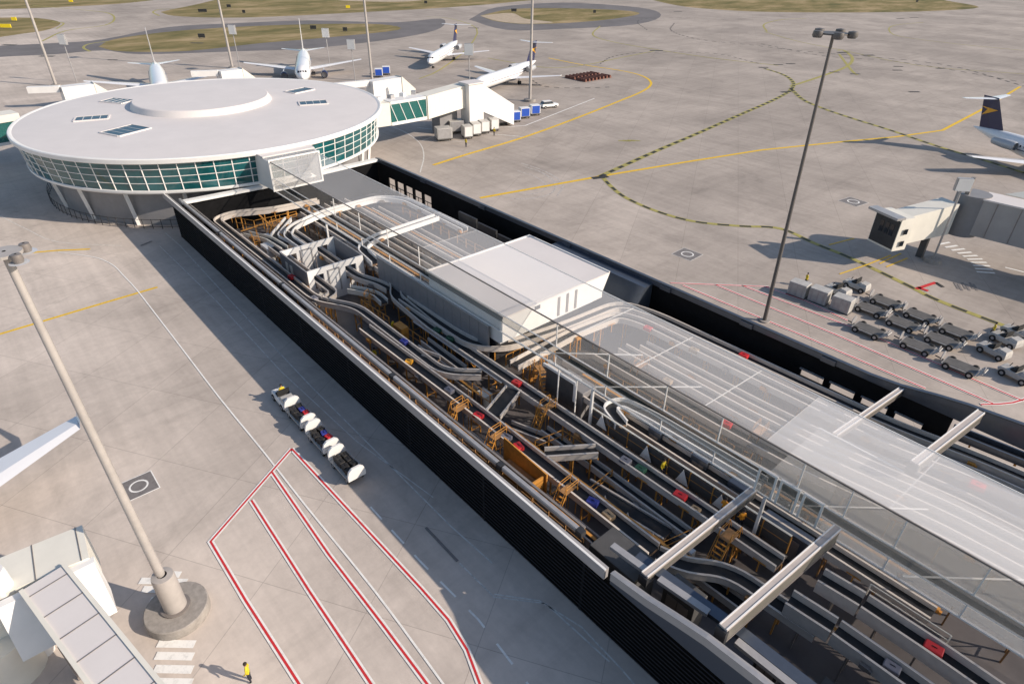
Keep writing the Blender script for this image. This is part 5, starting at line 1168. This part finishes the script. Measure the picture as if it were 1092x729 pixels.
# ------------------------------------------------------------------ people
def person(label, p, rz=0.0, top='hivis', pose='stand', legs='navy_cloth', z=0.0):
    me = bpy.data.meshes.new('body'); sit = pose == 'sit'; wl = .16 if pose == 'walk' else .02
    J = [(0, 0, .95, .15), (0, 0, 1.15, .135), (0, 0, 1.40, .165), (0, 0, 1.53, .06), (0, .02, 1.62, .085), (0, .01, 1.74, .095),
         (.10, 0, .90, .10), (.11, wl, .50, .07), (.11, -wl*.3, .10, .05), (.11, .14-wl*.3, .04, .045),
         (-.10, 0, .90, .10), (-.11, -wl*.2, .50, .07), (-.11, -wl*1.6, .10, .05), (-.11, .12-wl*1.6, .04, .045),
         (.19, 0, 1.44, .065), (.25, -.04, 1.17, .05), (.24, .12, .95, .036), (.23, .17, .87, .034),
         (-.19, 0, 1.44, .065), (-.25, .02, 1.17, .05), (-.24, .18, 1.02, .036), (-.23, .24, .96, .034)]
    if sit:
        J[7] = (.12, .42, .92, .07); J[8] = (.12, .48, .5, .05); J[9] = (.12, .60, .46, .045)
        J[11] = (-.12, .42, .92, .07); J[12] = (-.12, .48, .5, .05); J[13] = (-.12, .60, .46, .045)
        J[16] = (.2, .26, 1.08, .036); J[17] = (.17, .34, 1.1, .034); J[20] = (-.2, .26, 1.08, .036); J[21] = (-.17, .34, 1.1, .034)
    E_ = [(0, 1), (1, 2), (2, 3), (3, 4), (4, 5), (0, 6), (6, 7), (7, 8), (8, 9), (0, 10), (10, 11), (11, 12), (12, 13), (2, 14), (14, 15), (15, 16), (16, 17), (2, 18), (18, 19), (19, 20), (20, 21)]
    me.from_pydata([j[:3] for j in J], E_, []); o = bpy.data.objects.new('tmp', me); col.objects.link(o)
    md = o.modifiers.new('s', 'SKIN'); 
    for i, j in enumerate(J): me.skin_vertices[0].data[i].radius = (j[3], j[3]*(.75 if i < 3 else 1))
    me.skin_vertices[0].data[0].use_root = True
    ss = o.modifiers.new('u', 'SUBSURF'); ss.levels = 1
    dg = bpy.context.evaluated_depsgraph_get(); ev = o.evaluated_get(dg); nm = bpy.data.meshes.new_from_object(ev)
    bpy.data.objects.remove(o)
    for k in (top, legs, 'skin', 'rubber', 'hair'): nm.materials.append(MATS[k])
    for f in nm.polygons:
        c = f.center; f.use_smooth = True
        if c.z > 1.56: f.material_index = 2
        elif c.z < .09 and not sit: f.material_index = 3
        elif abs(c.x) > .2 and c.z < (1.0 if c.y < .16 else 1.06) and c.z > .8 and not sit: f.material_index = 2
        elif sit and c.y > .3 and c.z > 1.03: f.material_index = 2
        elif c.z < .96 or (sit and c.y > .15 and c.z < 1.02): f.material_index = 1
        else: f.material_index = 0
    nm.name = 'person'
    b = bpy.data.objects.new('person', nm); col.objects.link(b); b.location = (p.x, p.y, z); b.rotation_euler = (0, 0, rz)
    tag(b, label, 'person')
    hb = MB().sphere((0, -.005, 1.765), .115, 10, 6, .8); 
    h = hb.build('hair', 'hair', b, smooth=True)
    return b
person('worker in a yellow shirt and dark trousers standing near the crosswalk, shadow to the left', at(268, 726, 0), R(150), 'hivis')
person('driver in a yellow vest seated on the white tractor of the cart train', Vector((44.7, -5.0, 0)), R(90), 'hivis', 'sit', z=.15)
person('worker in a yellow top standing beside the near end of the looping conveyor', at(400, 382, .6), R(200), 'hivis', z=.03)
person('worker in a yellow vest facing the orange cabinet', Vector((42.0, 8.4, 0)), R(-60), 'hivis', z=.6)
person('worker in a yellow vest walking along the mesh barrier', Vector((74.0, 12.0, 0)), R(-90), 'hivis', 'walk', z=1.7)
person('worker in orange behind the near end of the mesh barrier, the left of two', Vector((79.2, 12.1, 0)), R(10), 'hivis_orange', z=1.7)
person('worker in orange behind the near end of the mesh barrier, the right of two', Vector((80.6, 12.1, 0)), R(60), 'hivis_orange', z=1.7)
person('worker in a yellow vest walking beside the white tractors at right', at(1056, 359, 0), R(120), 'hivis', 'walk')
person('worker in a yellow vest behind the leftmost cargo crate', at(858, 305, 0), R(-30), 'hivis')
person('worker in a dark outfit and yellow vest left of the row of containers', at(497, 157, 0), R(20), 'hivis')
person('worker in a yellow vest at the right end of the small containers', at(527, 145, 0), R(20), 'hivis')
person('worker in a yellow vest beside the leftmost blue container', at(540, 134, 0), R(-30), 'hivis')
wk = thing('walkway_deck', 'grey raised walkway along the mesh barrier where the workers stand', 'walkway', (74, 12, 0))
MB().span((66.0, 11.55, 1.6), (84.0, 12.5, 1.68)).build('deck', 'duct', wk)
for s_ in range(66, 85, 3): MB().span((s_, 11.6, .03), (s_+.1, 11.7, 1.598)).build('leg', 'orange_dull', wk)
wk = thing('walkway_deck', 'grey raised walkway under the small orange posts along the near wall', 'walkway', (55, 2.2, 0))
MB().span((34, 1.4, 1.5), (75, 2.75, 1.58)).build('deck', 'duct', wk)
for s_ in range(35, 75, 4): MB().span((s_, 2.6, .03), (s_+.1, 2.7, 1.498)).build('leg', 'orange_dull', wk)
wk = thing('walkway_deck', 'small grey platform under the worker and orange cabinet', 'walkway', (44, 8.6, 0))
MB().span((41.2, 7.7, .5), (47.6, 9.3, .58)).build('deck', 'duct', wk)
for s_ in (41.5, 44.4, 47.3): MB().span((s_, 7.8, .03), (s_+.1, 7.9, .498)).build('leg', 'orange_dull', wk)

for o in bpy.data.objects:
    if '_w' in o: del o['_w']

# ------------------------------------------------------------------ camera, light, world
cam = bpy.data.cameras.new('camera'); cam.sensor_width = 36; cam.lens = FPX/IW*36; cam.clip_start = .5; cam.clip_end = 5000
co = bpy.data.objects.new('camera', cam); col.objects.link(co)
M = Matrix((RGT, UPV, -FWD)).transposed().to_4x4(); M.translation = CAM; co.matrix_world = M; sc.camera = co
AZ, EL = R(33), R(28)
sv = Vector((math.cos(AZ)*math.cos(EL), math.sin(AZ)*math.cos(EL), math.sin(EL)))
sun = bpy.data.lights.new('sun', 'SUN'); sun.energy = 4.4; sun.angle = R(.55); sun.color = (1.0, 0.87, 0.735)
so = bpy.data.objects.new('sun', sun); col.objects.link(so); so.rotation_euler = sv.to_track_quat('Z', 'Y').to_euler(); so.location = sv*200
w = bpy.data.worlds.new('World'); sc.world = w; w.use_nodes = True; nt = w.node_tree
bg = nt.nodes['Background']; sk = nt.nodes.new('ShaderNodeTexSky'); sk.sky_type = 'NISHITA'; sk.sun_disc = False
sk.sun_elevation = EL; sk.sun_rotation = R(90)-AZ; sk.air_density = 1.0; sk.dust_density = 1.0; sk.ozone_density = 1.0
nt.links.new(sk.outputs[0], bg.inputs[0]); bg.inputs[1].default_value = 0.114
sc.view_settings.view_transform = 'Standard'; sc.view_settings.look = 'None'; sc.view_settings.exposure = 0.35; sc.view_settings.gamma = 1
sc.cycles.transparent_max_bounces = 24; sc.cycles.max_bounces = 8
